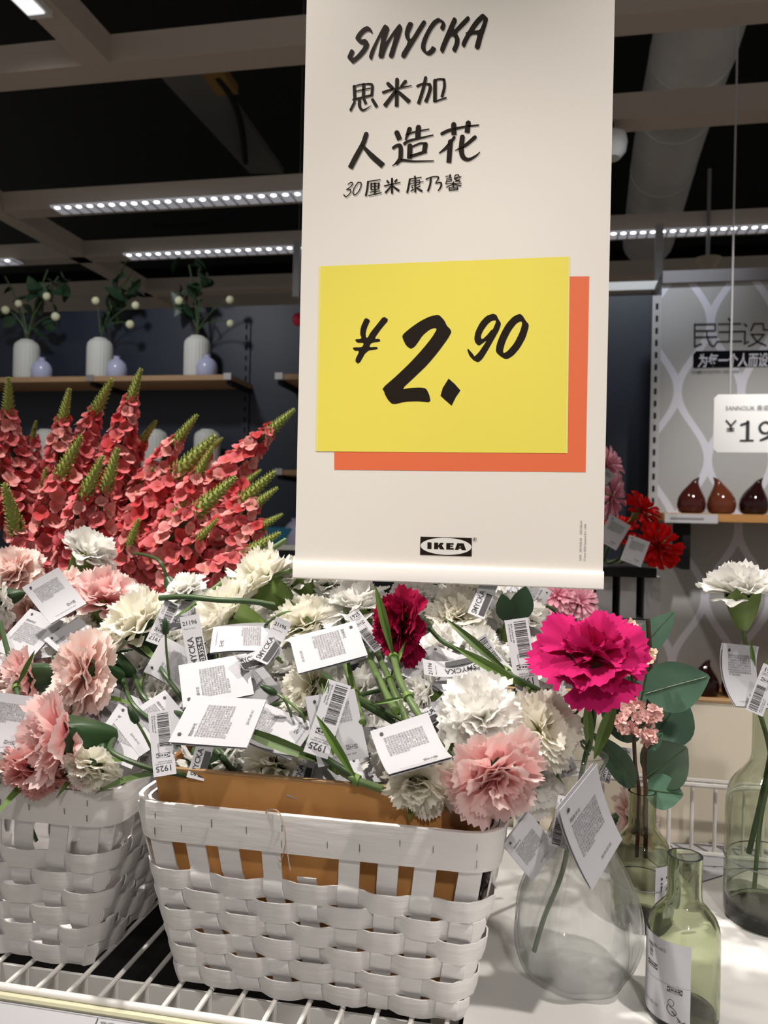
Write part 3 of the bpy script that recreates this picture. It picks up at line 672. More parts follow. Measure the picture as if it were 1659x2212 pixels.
sign_poly([[(1275,70),(1305,82),(1318,112),(1347,158),(1325,220),(1280,300),(1230,390),(1180,470),(1145,497),(1105,480),(1068,440),(1050,390),(1053,372),(1105,430),(1110,447),(1150,410),(1190,350),(1220,305),(1190,325),(1150,353),(1120,325),(1110,290),(1120,230),(1160,150),(1215,90)],
           [(1298,128),(1300,145),(1270,215),(1262,208),(1230,250),(1190,290),(1172,292),(1168,265),(1190,215),(1230,160),(1265,132)]], *E_, 'digit_nine')
sign_poly([[(1510,70),(1535,90),(1562,135),(1585,160),(1587,185),(1560,280),(1510,370),(1450,440),(1390,473),(1340,445),(1298,405),(1305,340),(1340,250),(1390,160),(1450,95)],
           [(1522,135),(1530,160),(1510,230),(1460,330),(1400,400),(1365,418),(1362,390),(1385,310),(1430,220),(1480,155)]], *E_, 'digit_zero')
Fo = ((890, 1140), 10.37)
LOGO = dict(rect=[(190,198),(1340,230),(1335,640),(180,607)],
  letters=[[(345,325),(437,328),(437,478),(343,475)], [(497,330),(587,333),(587,395),(630,335),(718,338),(670,395),(728,488),(632,483),(590,425),(585,482),(492,480)],
           [(768,342),(935,345),(935,382),(855,380),(855,400),(915,402),(915,430),(855,430),(855,452),(935,455),(935,492),(765,487)],
           [(1015,345),(1160,350),(1210,505),(1112,498),(1105,470),(1050,468),(1038,495),(958,495)]], hole=[(1075,405),(1092,440),(1058,440)])
el = [(762 + 568 * cos(a) , 417 + 190 * sin(a) + 16 * cos(a)) for a in [2*pi*i/64 for i in range(64)]]
sign_poly([LOGO['rect']], *Fo, 'logo_block', .0012, None, False)
sign_poly([el], *Fo, 'logo_ellipse', .0016, MT['logo'], False)
sign_poly(LOGO['letters'] + [LOGO['hole']], *Fo, 'logo_letters', .0020, None, False)
ring = [[(1405 + r * cos(a), 258 + r * sin(a)) for a in [2*pi*i/24 for i in range(24)]] for r in (44, 34)]
sign_poly(ring, *Fo, 'registered_mark', .0016, MT['inkgrey'], False)
sign_strokes([([(1390,278),(1390,238)],9), ([(1390,240),(1418,246)],8), ([(1415,244),(1390,260)],8), ([(1395,258),(1420,280)],8)], *Fo, 'registered_letter')
for body, px, yb_, yt_ in (('1634   2019.03.10    503.356.61', 1256, 1212, 1125), ('© Inter IKEA Systems B.V. 1998', 1265, 1212, 1132)):
    tm = text_mb(body, 1.0); wd_ = max(p.x for p in tm.v); a0 = S(px, yb_, .0014); a1 = S(px, yt_, .0014); s_ = (a1.z - a0.z) / wd_
    build(xf(tm, lambda p: (a0.x - p.y * s_ * 1.0, a0.y, a0.z + p.x * s_)), 'fine_print', MT['inkgrey'], sg, False)
# bottom clip rail: rounded front lip
zr0 = zbot; rh = (S(635, 1213).z - BL.z)
prof = [(-.0035, 0), (-.0052, .0012), (-.0052, rh * .75), (-.0040, rh * .93), (-.0012, rh), (.0012, rh), (.0035, rh*.9), (.0045, .001), (.003, 0)]
mb = MB(); o_ = 0; vs = [(x, YS + a, zr0 + b) for x in (xl - .0006, xrr + .0006) for a, b in prof]; n = len(prof)
mb.add(vs, [(i, (i+1) % n, n + (i+1) % n, n + i) for i in range(n)] + [tuple(range(n))[::-1], tuple(range(n, 2*n))])
build(mb, 'bottom_rail', MT['rail'], sg)
build(MB().box((xl - .002, YS - .006, ztopS), (xrr + .002, YS + .006, ztopS + .02)), 'top_rail', MT['rail'], sg, False)
for x in (xl + .03, xrr - .03): build(MB().tube([(x, YS, ztopS + .01), (x, YS, 5.0)], .001, 6), 'cord', MT['nylon'], sg)

# ================================================================== TABLE, WIRE SHELF
XE = -0.048                                  # left edge of the solid white top
t = thing('display_table', 'white laminate display top under the glass vases', 'table', (.6, .75, 0))
build(MB().box((XE, .42, TZ - .02), (1.4, .985, TZ)), 'top', MT['lam'], t, False)
build(MB().box((XE, .44, TZ - .35), (1.38, .46, TZ - .02)), 'front_panel', MT['lam'], t, False)
for x in (XE + .03, 1.35):
    for y in (.5, .95): build(MB().box((x - .02, y - .02, 0), (x + .02, y + .02, TZ - .02)), 'leg', MT['lam'], t, False)
YF = .564
t = thing('wire_shelf', 'white wire shelf under the woven baskets', 'shelf', (-.45, .8, 0))
wm = MB().tube([(0, YF, 0), (0, 1.5, 0)], .0021, 8)
wme = wm.mesh('wire', MT['wirew'])
drop = MB().tube([(0, .594, 0), (0, .594, -.05)], .0019, 8).mesh('shadow_bar', MT['wirew'])  # upright bars added in place of the shadows the wires cast on the lip
x = XE - .012; wires = []
while x > -1.25:
    placed('wire', wme, t, M4.Translation((x, 0, TZ - .0021))); placed('shadow_bar', drop, t, M4.Translation((x, .001, TZ - .003))); x -= .0268
build(MB().tube([(-1.25, YF, TZ - .0015), (XE - .004, YF, TZ - .0015)], .0032, 10), 'front_wire', MT['wirew'], t)
for yy in (.80, 1.1, 1.45): build(MB().tube([(-1.25, yy, TZ - .0065), (XE - .004, yy, TZ - .0065)], .0026, 8), 'cross_wire', MT['wirew'], t)
build(MB().box((-1.25, .597, TZ - .060), (XE - .002, .600, TZ - .005)), 'inner_lip', MT['lam'], t, False)
build(MB().box((-1.25, 1.5, .0), (XE, 1.52, TZ)), 'back_panel', MT['darkin'], t, False)  # dark panels added so the space below the wires stays black
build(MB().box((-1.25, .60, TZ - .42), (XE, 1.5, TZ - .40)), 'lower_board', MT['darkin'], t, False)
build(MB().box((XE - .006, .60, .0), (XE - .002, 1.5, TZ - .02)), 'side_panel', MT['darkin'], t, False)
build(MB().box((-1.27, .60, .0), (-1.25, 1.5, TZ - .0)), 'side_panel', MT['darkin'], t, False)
# price rail in front of the shelf
t = thing('price_rail', 'white price label rail along the wire shelf front', 'rail', (-.45, .55, TZ - .08))
ya, yb2, za, zb_ = YF - .004, YF - .034, TZ - .005, TZ - .028
build(MB().add([(-1.25, ya, za), (XE, ya, za), (XE, yb2, zb_), (-1.25, yb2, zb_), (-1.25, ya, za - .005), (XE, ya, za - .005), (XE, yb2, zb_ - .005), (-1.25, yb2, zb_ - .005)],
               [(0,1,2,3),(7,6,5,4),(0,4,5,1),(2,6,7,3),(1,5,6,2),(3,7,4,0)]), 'backing', MT['white'], t, False)
build(MB().tube([(-1.25, ya - .0015, za), (XE, ya - .0015, za)], .0030, 8), 'strip_edge', MT['plast'], t)
def RP(x, s, off=.0006):                      # point on the slanted rail face
    return V((x, ya + (yb2 - ya) * s - off * .6, za + (zb_ - za) * s + off))
xt = UY(207, 2200, .552).x
build(MB().add([RP(-1.2, .13), RP(-.10, .13), RP(-.10, .96), RP(-1.2, .96)], [(0, 3, 2, 1)]), 'paper_label', mat('label_paper', (.44, .44, .47), .6), t, False)
build(MB().add([RP(-1.2, .15, .001), RP(-.10, .15, .001), RP(-.10, .157, .001), RP(-1.2, .157, .001)], [(0, 3, 2, 1)]), 'label_border', MT['inkgrey'], t, False)
build(MB().add([RP(xt, .17, .0011), RP(xt + .0008, .17, .0011), RP(xt + .0008, .95, .0011), RP(xt, .95, .0011)], [(0, 3, 2, 1)]), 'label_rule', MT['ink'], t, False)
tm = text_mb('花瓶', .0060)
build(xf(tm, lambda p: RP(xt + .0030 + p.x, .34 - p.y / .0378, .0011)), 'label_text', MT['inkgrey'], t, False)

# back of the table: wire rack, cream backboard
t = thing('wire_rack', 'white wire rack standing along the back of the table', 'rack', (.35, .955, TZ))
zt_ = TZ + .082
for y in (.945, .962):
    build(MB().tube([(-.02, y, zt_), (.9, y, zt_)], .0028, 8), 'top_wire', MT['wirew'], t)
build(MB().tube([(-.02, .95, TZ + .004), (.9, .95, TZ + .004)], .003, 8), 'bottom_wire', MT['wirew'], t)
vw = MB().tube([(0, 0, 0), (0, 0, .082)], .0022, 8).mesh('upright_wire', MT['wirew'])
for i in range(38): placed('upright_wire', vw, t, M4.Translation((-.02 + i * .0245, .9535, TZ)))
t = thing('backboard', 'cream board closing the back of the table behind the wire rack', 'board', (.5, 1.0, TZ - .3))
build(MB().box((-.12, .990, TZ - .3), (1.2, 1.004, UY(1560, 1518, .99).z)), 'panel', MT['cream'], t, False)
build(MB().box((-.12, .988, UY(1560, 1518, .99).z), (1.2, 1.006, UY(1560, 1514, .99).z)), 'edge_strip', MT['cardedge'], t, False)

# ================================================================== WOVEN BASKETS
def ring_path(h, B0, B1, rc, ns):
    """points, outward normals and side phases around the basket at height fraction h"""
    x0, x1, y0, y1 = [a + (b - a) * h for a, b in zip(B0, B1)]
    out = []
    sides = [((x0, y0), (x1, y0), (0, -1), ns[0]), ((x1, y0), (x1, y1), (1, 0), ns[1]), ((x1, y1), (x0, y1), (0, 1), ns[0]), ((x0, y1), (x0, y0), (-1, 0), ns[1])]
    for si, (a, b, nn, k) in enumerate(sides):
        L = math.hypot(b[0]-a[0], b[1]-a[1]); f0 = rc / L; m = k * 6
        for i in range(m + 1):
            f = f0 + (1 - 2*f0) * i / m
            out.append((V((a[0] + (b[0]-a[0])*f, a[1] + (b[1]-a[1])*f, 0)), V((nn[0], nn[1], 0)), f, k, si))
        nb = sides[(si + 1) % 4][2]
        cx = b[0] - nn[0]*rc - nb[0]*rc; cy = b[1] - nn[1]*rc - nb[1]*rc
        for q in (.25, .5, .75):
            d = (V((nn[0], nn[1], 0)) * cos(q*pi/2) + V((nb[0], nb[1], 0)) * sin(q*pi/2))
            out.append((V((cx, cy, 0)) + d * rc, d, None, k, si))
    return out
def band(path, z0, z1, th, offs, bulge=0.0, flare=0.0):
    mb = MB(); vs = []; n = len(path)
    for (p, nn, f, k, si), off in zip(path, offs):
        zm = (z0 + z1) / 2
        for dz, dn in ((z0, 0), (zm, bulge), (z1, 0)):
            vs.append(p + nn * (off + th + dn + flare * (dz - z0)) + V((0, 0, dz)))
        for dz, dn in ((z1, 0), (zm, bulge), (z0, 0)):
            vs.append(p + nn * (off + dn + flare * (dz - z0)) + V((0, 0, dz)))
    fs = []
    for i in range(n):
        j = (i + 1) % n
        for a in range(6): fs.append((i*6 + a, j*6 + a, j*6 + (a+1) % 6, i*6 + (a+1) % 6))
    return mb.add(vs, fs)
def basket(label, B1, B0, ht, ns, seed, broken=None, yawd=0):
    rr = random.Random(seed); x0, x1, y0, y1 = B0
    t = thing('woven_basket', label, 'basket', ((x0+x1)/2, (y0+y1)/2, TZ), 'white woven baskets')
    rim_h = .030; rows = 6; zw = .096; rh = zw / rows; amp = .0027; th = .0013
    for r in range(rows):
        zc = TZ + .001 + rh * (r + .5); h = (zc - TZ) / ht
        path = ring_path(h, B0, B1, .010, ns); offs = []
        sg_ = 1 if r % 2 else -1
        for (p, nn, f, k, si) in path:
            offs.append(0 if f is None else sg_ * amp * max(-1, min(1, 1.7 * cos(pi * (f * k - .5)))) * (1 if si % 2 == 0 else (1 if k % 2 else -1)) )
        w = rh * rr.uniform(1.0, 1.08)
        wob = [rr.uniform(-.0006, .0006) for _ in range(60)]
        mb = band(path, zc - w/2, zc + w/2, th, offs, .0009, .25)
        for i, v in enumerate(mb.v): v.z += .0011 * sin(i / 6 * .21 + r * 1.7) + wob[(i // 30) % 60] * .8
        build(mb, 'weaver', MT['splint'], t)
    # stakes
    for si in range(4):
        k = ns[si % 2]
        for i in range(k):
            f = (i + .5) / k; jit = rr.uniform(-.0025, .0025); lean = rr.uniform(-.004, .004)
            if broken is not None and si == 0 and i == broken: zmax = zw + .004
            else: zmax = ht - .006
            m = 40; vs = []; wd2 = .0082 * rr.uniform(.9, 1.1) if si % 2 == 0 else .0078
            for q in range(m + 1):
                z = zmax * q / m; h = z / ht
                xx0, xx1, yy0, yy1 = [a + (b - a) * h for a, b in zip(B0, B1)]
                sd = [((xx0, yy0), (xx1, yy0), (0, -1)), ((xx1, yy0), (xx1, yy1), (1, 0)), ((xx1, yy1), (xx0, yy1), (0, 1)), ((xx0, yy1), (xx0, yy0), (-1, 0))][si]
                a, b, nn = V((*sd[0], 0)), V((*sd[1], 0)), V((*sd[2], 0)); tg = (b - a).normalized()
                rw_ = (z - .001) / rh - .5
                if rw_ < rows - .5: c_ = -cos(pi * rw_)      # row r centre -> -(-1)^r
                else: c_ = -cos(pi * (rows - .5)) * max(0, 1 - (rw_ - rows + .5))
                off = -amp * .9 * c_ * (-1)**i * (1 if si % 2 == 0 else (1 if k % 2 else -1))
                off = max(-amp, min(amp, off * 1.5))
                p = a.lerp(b, f) + tg * (jit + lean * h) + nn * off + V((0, 0, TZ + z + .001))
                vs += [p - tg*wd2 + nn*th, p + nn*(th + .0004), p + tg*wd2 + nn*th, p + tg*wd2, p - tg*wd2]
            fs = []
            for q in range(m):
                for e in range(5): fs.append((q*5 + e, q*5 + (e+1) % 5, (q+1)*5 + (e+1) % 5, (q+1)*5 + e))
            fs += [(0, 1, 2, 3, 4), tuple(m*5 + e for e in (4, 3, 2, 1, 0))]
            build(MB().add(vs, fs), 'stake', MT['splint'], t)
    # rim: outer and inner hoop
    h = 1 - rim_h / ht
    path = ring_path(h, B0, B1, .018, ns)
    build(band(path, TZ + ht - rim_h, TZ + ht, .0035, [.0025] * len(path), .0012, .12), 'outer_rim', MT['rimw'], t)
    build(band(path, TZ + ht - rim_h, TZ + ht - .002, .0025, [-.0035] * len(path), 0, .12), 'inner_rim', MT['rimw'], t)
    build(MB().box((x0 + .006, y0 + .006, TZ + .002), (x1 - .006, y1 - .006, TZ + .006)), 'base', MT['splint'], t, False)
    st = MB().box((-.0003, -.0012, -.0035), (.0003, 0, .0035)).mesh('staple', MT['staple'], None, False)
    X0, X1, Y0_, _ = B1
    for i in range(10):
        fx = X0 + (X1 - X0) * (.06 + .098 * i + rr.uniform(-.02, .02))
        for dz_ in ((-.009, -.021) if i in (0, 4, 9) else (rr.uniform(-.018, -.010),)):
            placed('staple', st, t, M4.Translation((fx, Y0_ - .0064, TZ + ht + dz_)) @ M4.Rotation(R(6), 4, 'X') @ M4.Scale(rr.uniform(.6, .9), 4))
    return t
basket('white woven basket with a cardboard box inside, in the centre', (-.309, -.023, .580, .800), (-.277, -.050, .600, .775), .151, (9, 7), 1, broken=4)
basket('white woven basket at the left edge under the pink carnations', (-.620, -.330, .590, .810), (-.588, -.358, .604, .785), .151, (9, 7), 2)
# corrugated box inside the centre basket
bx0, bx1, by0, by1 = -.298, -.036, .594, .785; zc0, zc1 = TZ + .008, TZ + .172
t = thing('cardboard_box', 'brown cardboard box standing inside the centre basket', 'box', ((bx0+bx1)/2, .69, zc0))
tp = .018
def panel(a, b, name, m=MT['card']):
    lo = [V(a) , V(b)]
    build(MB().box(tuple(min(p, q) for p, q in zip(*lo)), tuple(max(p, q) for p, q in zip(*lo))), name, m, t, False)
fx0, fx1 = bx0, bx1
mb = MB()
fl = [(bx0 + .028, zc0), (bx1 - .024, zc0), (bx1, zc1 - .028), (bx1, zc1 - .004), (bx1 - .004, zc1), (bx0 + .006, zc1), (bx0, zc1 - .006)]
n = len(fl); mb.add([(x, by0 + .012 * (1 - (z - zc0) / .164), z) for x, z in fl] + [(x, by0 + .004 + .012 * (1 - (z - zc0) / .164), z) for x, z in fl],
                    [tuple(range(n))[::-1], tuple(range(n, 2*n))] + [(i, (i+1) % n, n + (i+1) % n, n + i) for i in range(n)])
build(mb, 'front_panel', MT['card'], t, False)
build(MB().box((bx0 + .008, by0 - .0005, zc1 - .0012), (bx1 - .006, by0 + .0045, zc1 + .0004)), 'corrugated_edge', MT['cardedge'], t, False)
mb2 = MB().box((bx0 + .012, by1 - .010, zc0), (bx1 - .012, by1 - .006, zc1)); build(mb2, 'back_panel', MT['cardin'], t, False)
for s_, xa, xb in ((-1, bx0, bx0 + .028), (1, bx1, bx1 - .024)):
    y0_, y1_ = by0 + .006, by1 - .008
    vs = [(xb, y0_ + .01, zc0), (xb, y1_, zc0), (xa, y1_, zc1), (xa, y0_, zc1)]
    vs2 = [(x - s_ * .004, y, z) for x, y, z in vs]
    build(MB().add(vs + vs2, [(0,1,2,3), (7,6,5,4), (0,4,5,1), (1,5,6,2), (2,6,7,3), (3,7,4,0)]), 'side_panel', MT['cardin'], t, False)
build(MB().box((bx1 - .030, by0 - .0015, zc1 - .045), (bx1 - .012, by0 + .0005, zc1 - .006)), 'tape', mat('brown_tape', (.20, .085, .03), .35), t, False)

# ================================================================== CARNATIONS
def petal(seed, half, ruf, serr, m, cols=17, rows=5, curl=.10):
    rr = random.Random(seed); vs = []; fs = []; uvs = []
    k = rr.uniform(2.5, 5.5); ph = rr.uniform(0, 6); k2 = rr.uniform(7, 10); lob = rr.uniform(-1, 1)
    for j in range(rows + 1):
        v = j / rows
        for i in range(cols):
            u = -1 + 2 * i / (cols - 1)
            a = u * half * (.30 + .70 * v ** .7)
            rad = v * (1 - .10 * u * u)
            rad *= 1 + lob * v * sin(2.3 * u + ph) * .10
            if j == rows: rad *= 1 + serr * ((1 if i % 2 else -1) * rr.uniform(.2, 1.1))
            elif j == rows - 1: rad *= 1.03
            y = curl * v * v + ruf * v ** 2.2 * (sin(k * u + ph) + .38 * sin(k2 * u + ph * 2)) + rr.uniform(-.006, .006) * v
            y -= .10 * u * u * v
            vs.append((sin(a) * rad, y, cos(a) * rad)); uvs.append((u * .5 + .5, v))
    for j in range(rows):
        for i in range(cols - 1):
            q = j * cols + i; fs.append((q, q + 1, q + cols + 1, q + cols))
    mb = MB().add(vs, fs); me = mb.mesh('petal', m); ul = me.uv_layers.new(name='UVMap')
    me.polygons.foreach_set('use_smooth', [True] * len(me.polygons))
    for lp in me.loops: ul.data[lp.index].uv = uvs[lp.vertex_index]
    return me
_pet = {}
def petals(colr, kind='carnation'):
    if (colr, kind) not in _pet:
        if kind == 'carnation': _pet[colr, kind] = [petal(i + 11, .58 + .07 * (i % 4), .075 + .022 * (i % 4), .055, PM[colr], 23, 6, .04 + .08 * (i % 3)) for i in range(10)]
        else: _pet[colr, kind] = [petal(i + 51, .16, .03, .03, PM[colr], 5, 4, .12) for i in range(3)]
    return _pet[colr, kind]
CALYX = {}
def calyx_mesh(light):
    if light not in CALYX:
        mb = MB(); n = 20
        pr = [(.0016, -.030), (.0046, -.0290), (.0072, -.025), (.0112, -.014), (.0145, -.003), (.0155, .004)]
        mb.lathe(pr, n, (0, 0, 0), lambda q, z: 1 + (.07 * cos(5*q) + .04 * sin(3*q) if z > -.02 else 0))
        top = len(mb.v) - n
        for j in range(n):                    # five pointed teeth
            ph = (j % 4) / 4; mb.v[top + j].z += .009 * (1 - abs(ph * 2 - 1) if j % 4 else 0) ; 
            mb.v[top + j] *= 1.0
        m = MT['calyxlight'] if light else MT['calyx']
        CALYX[light] = mb.mesh('calyx', m)
    return CALYX[light]
NARROW = [leafmb(.065, .0075, .35, c, 8, 1.25).mesh('leaf', m) for c, m in ((.15, MT['leaf']), (.5, MT['leaf']), (.3, MT['stemlight']))]
BUDM = MB().lathe([(0, 0), (.0024, .001), (.0036, .005), (.0026, .011), (.0008, .0155), (0, .016)], 10).mesh('bud', MT['calyx'])
FULL = [(5, 10, .74), (7, 27, .84), (9, 47, .93), (10, 68, 1.0), (8, 88, 1.03)]
FAN = [(5, 10, .95), (7, 26, 1.0), (9, 45, 1.03), (11, 66, 1.03)]
FLAT = [(4, 14, .62), (6, 36, .80), (8, 60, .95), (9, 84, 1.05)]
def carnation(label, C, axis, rad, colr, shape=FULL, stem=None, light=False, leaves=1, group='artificial carnations', seed=None, bud=False, drop=.10, merged=False, depth=.30):
    """C bloom centre, axis the way it opens; stem = world points it follows after the calyx"""
    rr = random.Random(seed if seed is not None else label); axis = axis.normalized()
    k = rad / .036
    base = C - axis * rad * (.28 if shape is not FAN else .50)
    cal_end = base - axis * .030 * k
    if stem is None:
        d = (-axis * .6 - PN * .6).normalized()
        stem = [cal_end - axis * .022, cal_end - axis * .03 + d * drop * .6, cal_end - axis * .03 + d * drop]
    pts = catmull([cal_end + axis * .002] + list(stem), 6)
    t = thing('carnation', label, 'carnation', min(pts, key=lambda p: p.z), group)
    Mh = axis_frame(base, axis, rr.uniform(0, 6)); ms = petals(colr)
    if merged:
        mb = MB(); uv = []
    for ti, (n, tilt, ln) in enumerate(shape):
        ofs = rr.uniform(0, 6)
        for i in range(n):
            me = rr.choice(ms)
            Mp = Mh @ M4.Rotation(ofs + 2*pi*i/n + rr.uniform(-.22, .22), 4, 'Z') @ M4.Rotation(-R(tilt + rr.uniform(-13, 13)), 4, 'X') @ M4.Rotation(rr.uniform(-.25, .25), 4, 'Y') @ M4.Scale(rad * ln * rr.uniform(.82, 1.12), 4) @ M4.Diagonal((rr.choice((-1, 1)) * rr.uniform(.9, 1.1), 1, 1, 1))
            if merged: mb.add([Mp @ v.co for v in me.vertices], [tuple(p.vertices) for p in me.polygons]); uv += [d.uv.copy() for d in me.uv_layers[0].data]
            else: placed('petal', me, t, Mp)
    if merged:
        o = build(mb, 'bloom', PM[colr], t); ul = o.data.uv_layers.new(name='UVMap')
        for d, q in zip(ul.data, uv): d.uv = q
    placed('calyx', calyx_mesh(light), t, axis_frame(base, axis, rr.uniform(0, 6), k))
    build(MB().tube(pts, .0021, 8), 'stem', MT['stemlight'] if light else MT['stem'], t)
    for i in range(leaves):
        q = pts[min(len(pts) - 1, int(len(pts) * (.35 + .4 * i / max(1, leaves))))]
        d = ((pts[min(len(pts)-1, 3)] - pts[-1]).normalized() + V((rr.uniform(-.7, .7), rr.uniform(-.3, .3), 0))).normalized(); d = (d - PN * (d.dot(PN) - .12)).normalized()
        x = d.cross(PN).normalized(); placed('leaf', rr.choice(NARROW), t, frame(q, x, d, x.cross(d)) @ M4.Scale(rr.uniform(.7, 1.1), 4))
    if bud:
        q = pts[len(pts)//2]; d = (imgdir(rr.uniform(80, 150), 10)); e = q + d * .035 + PN * .01
        build(MB().tube(bez(q, q + d * .02 + PN * .015, e, 6), .0011, 6), 'bud_stalk', MT['stemlight'], t)
        placed('bud', BUDM, t, axis_frame(e, d, 0, 1.0))
    return t

# ------------------------------------------------------------------ hang tags (parts of their flowers)
TW, TH = .050, .064
def bend(mb, k, tw=0.0):
    """roll the sheet about X, keeping its length; tw twists it a little"""
    for v in mb.v:
        if abs(k) > 1e-4: y, z = v.y, v.z; a = y * k; v.y = sin(a) * (1 / k - z); v.z = 1 / k - cos(a) * (1 / k - z)
        v.z += tw * v.x * v.y
    return mb
def sheet(w, h, z=0, nx=4, ny=10, th=.0003):
    mb = MB(); vs = [(-w/2 + w*i/nx, -h/2 + h*j/ny, z + s) for s in (th, 0) for j in range(ny + 1) for i in range(nx + 1)]; k = (nx+1)*(ny+1); fs = []
    for j in range(ny):
        for i in range(nx):
            q = j*(nx+1) + i; fs += [(q, q+1, q+nx+2, q+nx+1), (k+q, k+q+nx+1, k+q+nx+2, k+q+1)]
    for i in range(nx): a, b = i, i + 1; fs.append((a, k+a, k+b, b)); a, b = ny*(nx+1)+i, ny*(nx+1)+i+1; fs.append((a, b, k+b, k+a))
    for j in range(ny): a, b = j*(nx+1), (j+1)*(nx+1); fs.append((a, b, k+b, k+a)); a, b = a+nx, b+nx; fs.append((a, k+a, k+b, b))
    return mb.add(vs, fs)
rt_ = random.Random(3)
CH = '本产品仅供室内装饰使用请勿放在明火旁用软布擦拭清洁材料聚酯纤维塑料钢丝中国制造合格等级执行标准地址电话进口商委托生产厂名称规格警告儿童应在成人看护下'
def cjk_lines(n, ln):
    return '\n'.join(''.join(rt_.choice(CH) for _ in range(ln if i < n - 1 else ln // 2)) for i in range(n))
def shift(mb, x, y, z=.0003):
    for v in mb.v: v.x += x; v.y += y; v.z = z
    return mb
def logo_mb(w, x, y, z=.0003):
    """the oval-in-block logo: black pieces only, w wide"""
    s = w / 1150
    ls = [[(p[0], -p[1]) for p in lp] for lp in LOGO['letters']]
    e2 = [(px, -py) for px, py in el]; r2 = [(p[0], -p[1]) for p in LOGO['rect']]
    mb = merge(poly_mb([r2, e2]), poly_mb(ls + [[(p[0], -p[1]) for p in LOGO['hole']]]))
    for v in mb.v: v.x = (v.x - 190) * s + x; v.y = (v.y + 420) * s + y; v.z = z
    return mb
def bars(x, y, w, h, z=.0003, seed=1):
    rr = random.Random(seed); mb = MB(); q = 0
    while q < w - .0004:
        b = rr.choice((.0003, .0005, .0008, .0011)); b = min(b, w - q)
        mb.add([(x, y + q, z), (x + h, y + q, z), (x + h, y + q + b, z), (x, y + q + b, z)], [(0, 1, 2, 3)]); q += b + rr.choice((.0003, .0004, .0006, .0009))
    return mb
def rot90(mb):
    for v in mb.v: v.x, v.y = -v.y, v.x
    return mb
front = merge(shift(text_mb('简体中文', .0034, 0, .015), -TW/2 + .007, TH/2 - .016),
              shift(text_mb(cjk_lines(11, 14), .0024, res=1), -TW/2 + .007, TH/2 - .020))
front.v and None
fdate = shift(text_mb('2019-07-01', .0034), -TW/2 + .022, -TH/2 + .006)
backp = merge(shift(text_mb(cjk_lines(9, 14), .0024, res=1), -TW/2 + .008, TH/2 - .012), logo_mb(.011, TW/2 - .020, -TH/2 + .012))
bsmall = shift(text_mb('© Inter IKEA Systems B.V. 2018', .0022), -TW/2 + .010, -TH/2 + .005)
hole = MB().lathe([(0, .0007), (.0016, .0007)], 14, (-TW/2 + .008, TH/2 - .006, 0))
def clone(mb): m = MB(); m.v = [p.copy() for p in mb.v]; m.f = list(mb.f); return m
TAGS = []
for k, tw in ((0.5, 0), (6, 1.2), (-5, -1.5), (16, 1)):
    a = merge(sheet(TW, TH, -.0004)); b = sheet(TW * .985, TH * .99, -.0022)
    for v in b.v: v.z -= .06 * (v.y + TH/2)**1 * .35
    cover = merge(bend(a, k, tw)).mesh('hang_tag', MT['paper']); inner = bend(b, k, tw).mesh('tag_sheet', MT['paper'])
    pf = bend(clone(front), k, tw).mesh('tag_print', MT['inkgrey'], None, False); pd = bend(clone(fdate), k, tw).mesh('tag_date', MT['inkgrey'], None, False)
    pb = bend(clone(backp), k, tw).mesh('tag_print', MT['inkgrey'], None, False); ps_ = bend(clone(bsmall), k, tw).mesh('tag_fine_print', MT['inkgrey'], None, False)
    hl = bend(clone(hole), k, tw).mesh('punch_hole', MT['ink'], None, False)
    TAGS.append((cover, inner, (pf, pd), (pb, ps_), hl))
SW, SL = .0165, .050
def strip_print(kind):
    hd = {'a': '1925', 'b': '1917', 'c': '1924'}
    if kind in hd:
        m = merge(shift(text_mb(hd[kind], .0062, 0, .02), -.0060, SL/2 - .0075), logo_mb(.010, -.0050, SL/2 - .0155),
                  shift(text_mb('Design and Quality\nIKEA of Sweden', .0016), -.0060, SL/2 - .0095), bars(-.0065, -.023, .026, .0085, seed=ord(kind)),
                  shift(rot90(text_mb('IKEA of Sweden AB\nSE-343 81 Älmhult', .0017)), .0045, -.022), shift(rot90(text_mb('Made in China', .0017)), .0035, .000))
    else:
        s = {'d': 'SMYCKA', 'e': 'SMYCKA', 'f': 'SMYCKA'}[kind]
        m = merge(shift(rot90(text_mb(s, .0072, 0, .02)), -.0005, -SL/2 + .003), MB().add([(.0015, -SL/2 + .003, .0002), (.0070, -SL/2 + .003, .0002), (.0070, -SL/2 + .030, .0002), (.0015, -SL/2 + .030, .0002)], [(0, 1, 2, 3)]),
                  shift(text_mb('21196', .0050, 0, .02), -.0070, SL/2 - .008), shift(text_mb('Made in China', .0017), -.0065, SL/2 - .012))
    return m
art = shift(rot90(text_mb('503.335.96', .0054, 0, .02)), .0062, -SL/2 + .0045, .0006)
STR = {}
for kd in 'abcdef':
    for bi, k in enumerate((2, 22, 45)):
        st = bend(sheet(SW, SL, 0, 2, 14, .0002), k).mesh('barcode_strip', MT['paper']); pr = bend(strip_print(kd), k).mesh('strip_print', MT['ink'], None, False)
        pa = bend(clone(art), k).mesh('article_number', MT['paper'], None, False) if kd in 'def' else None
        STR[kd, bi] = (st, pr, pa)
def tag_frame(px, py, ang, face, lift, nj=0.0, C=None):
    C = PILE(px, py, lift) if C is None else C
    n = (PN * (1 - face) + (CAM - C).normalized() * face + r0 * nj).normalized()
    up = imgdir(ang); y = (up - n * up.dot(n)).normalized(); return frame(C, y.cross(n), y, n)
def free_frame(C, up, xd):
    x = (xd - up * xd.dot(up)).normalized(); return frame(C, x, up, x.cross(up))
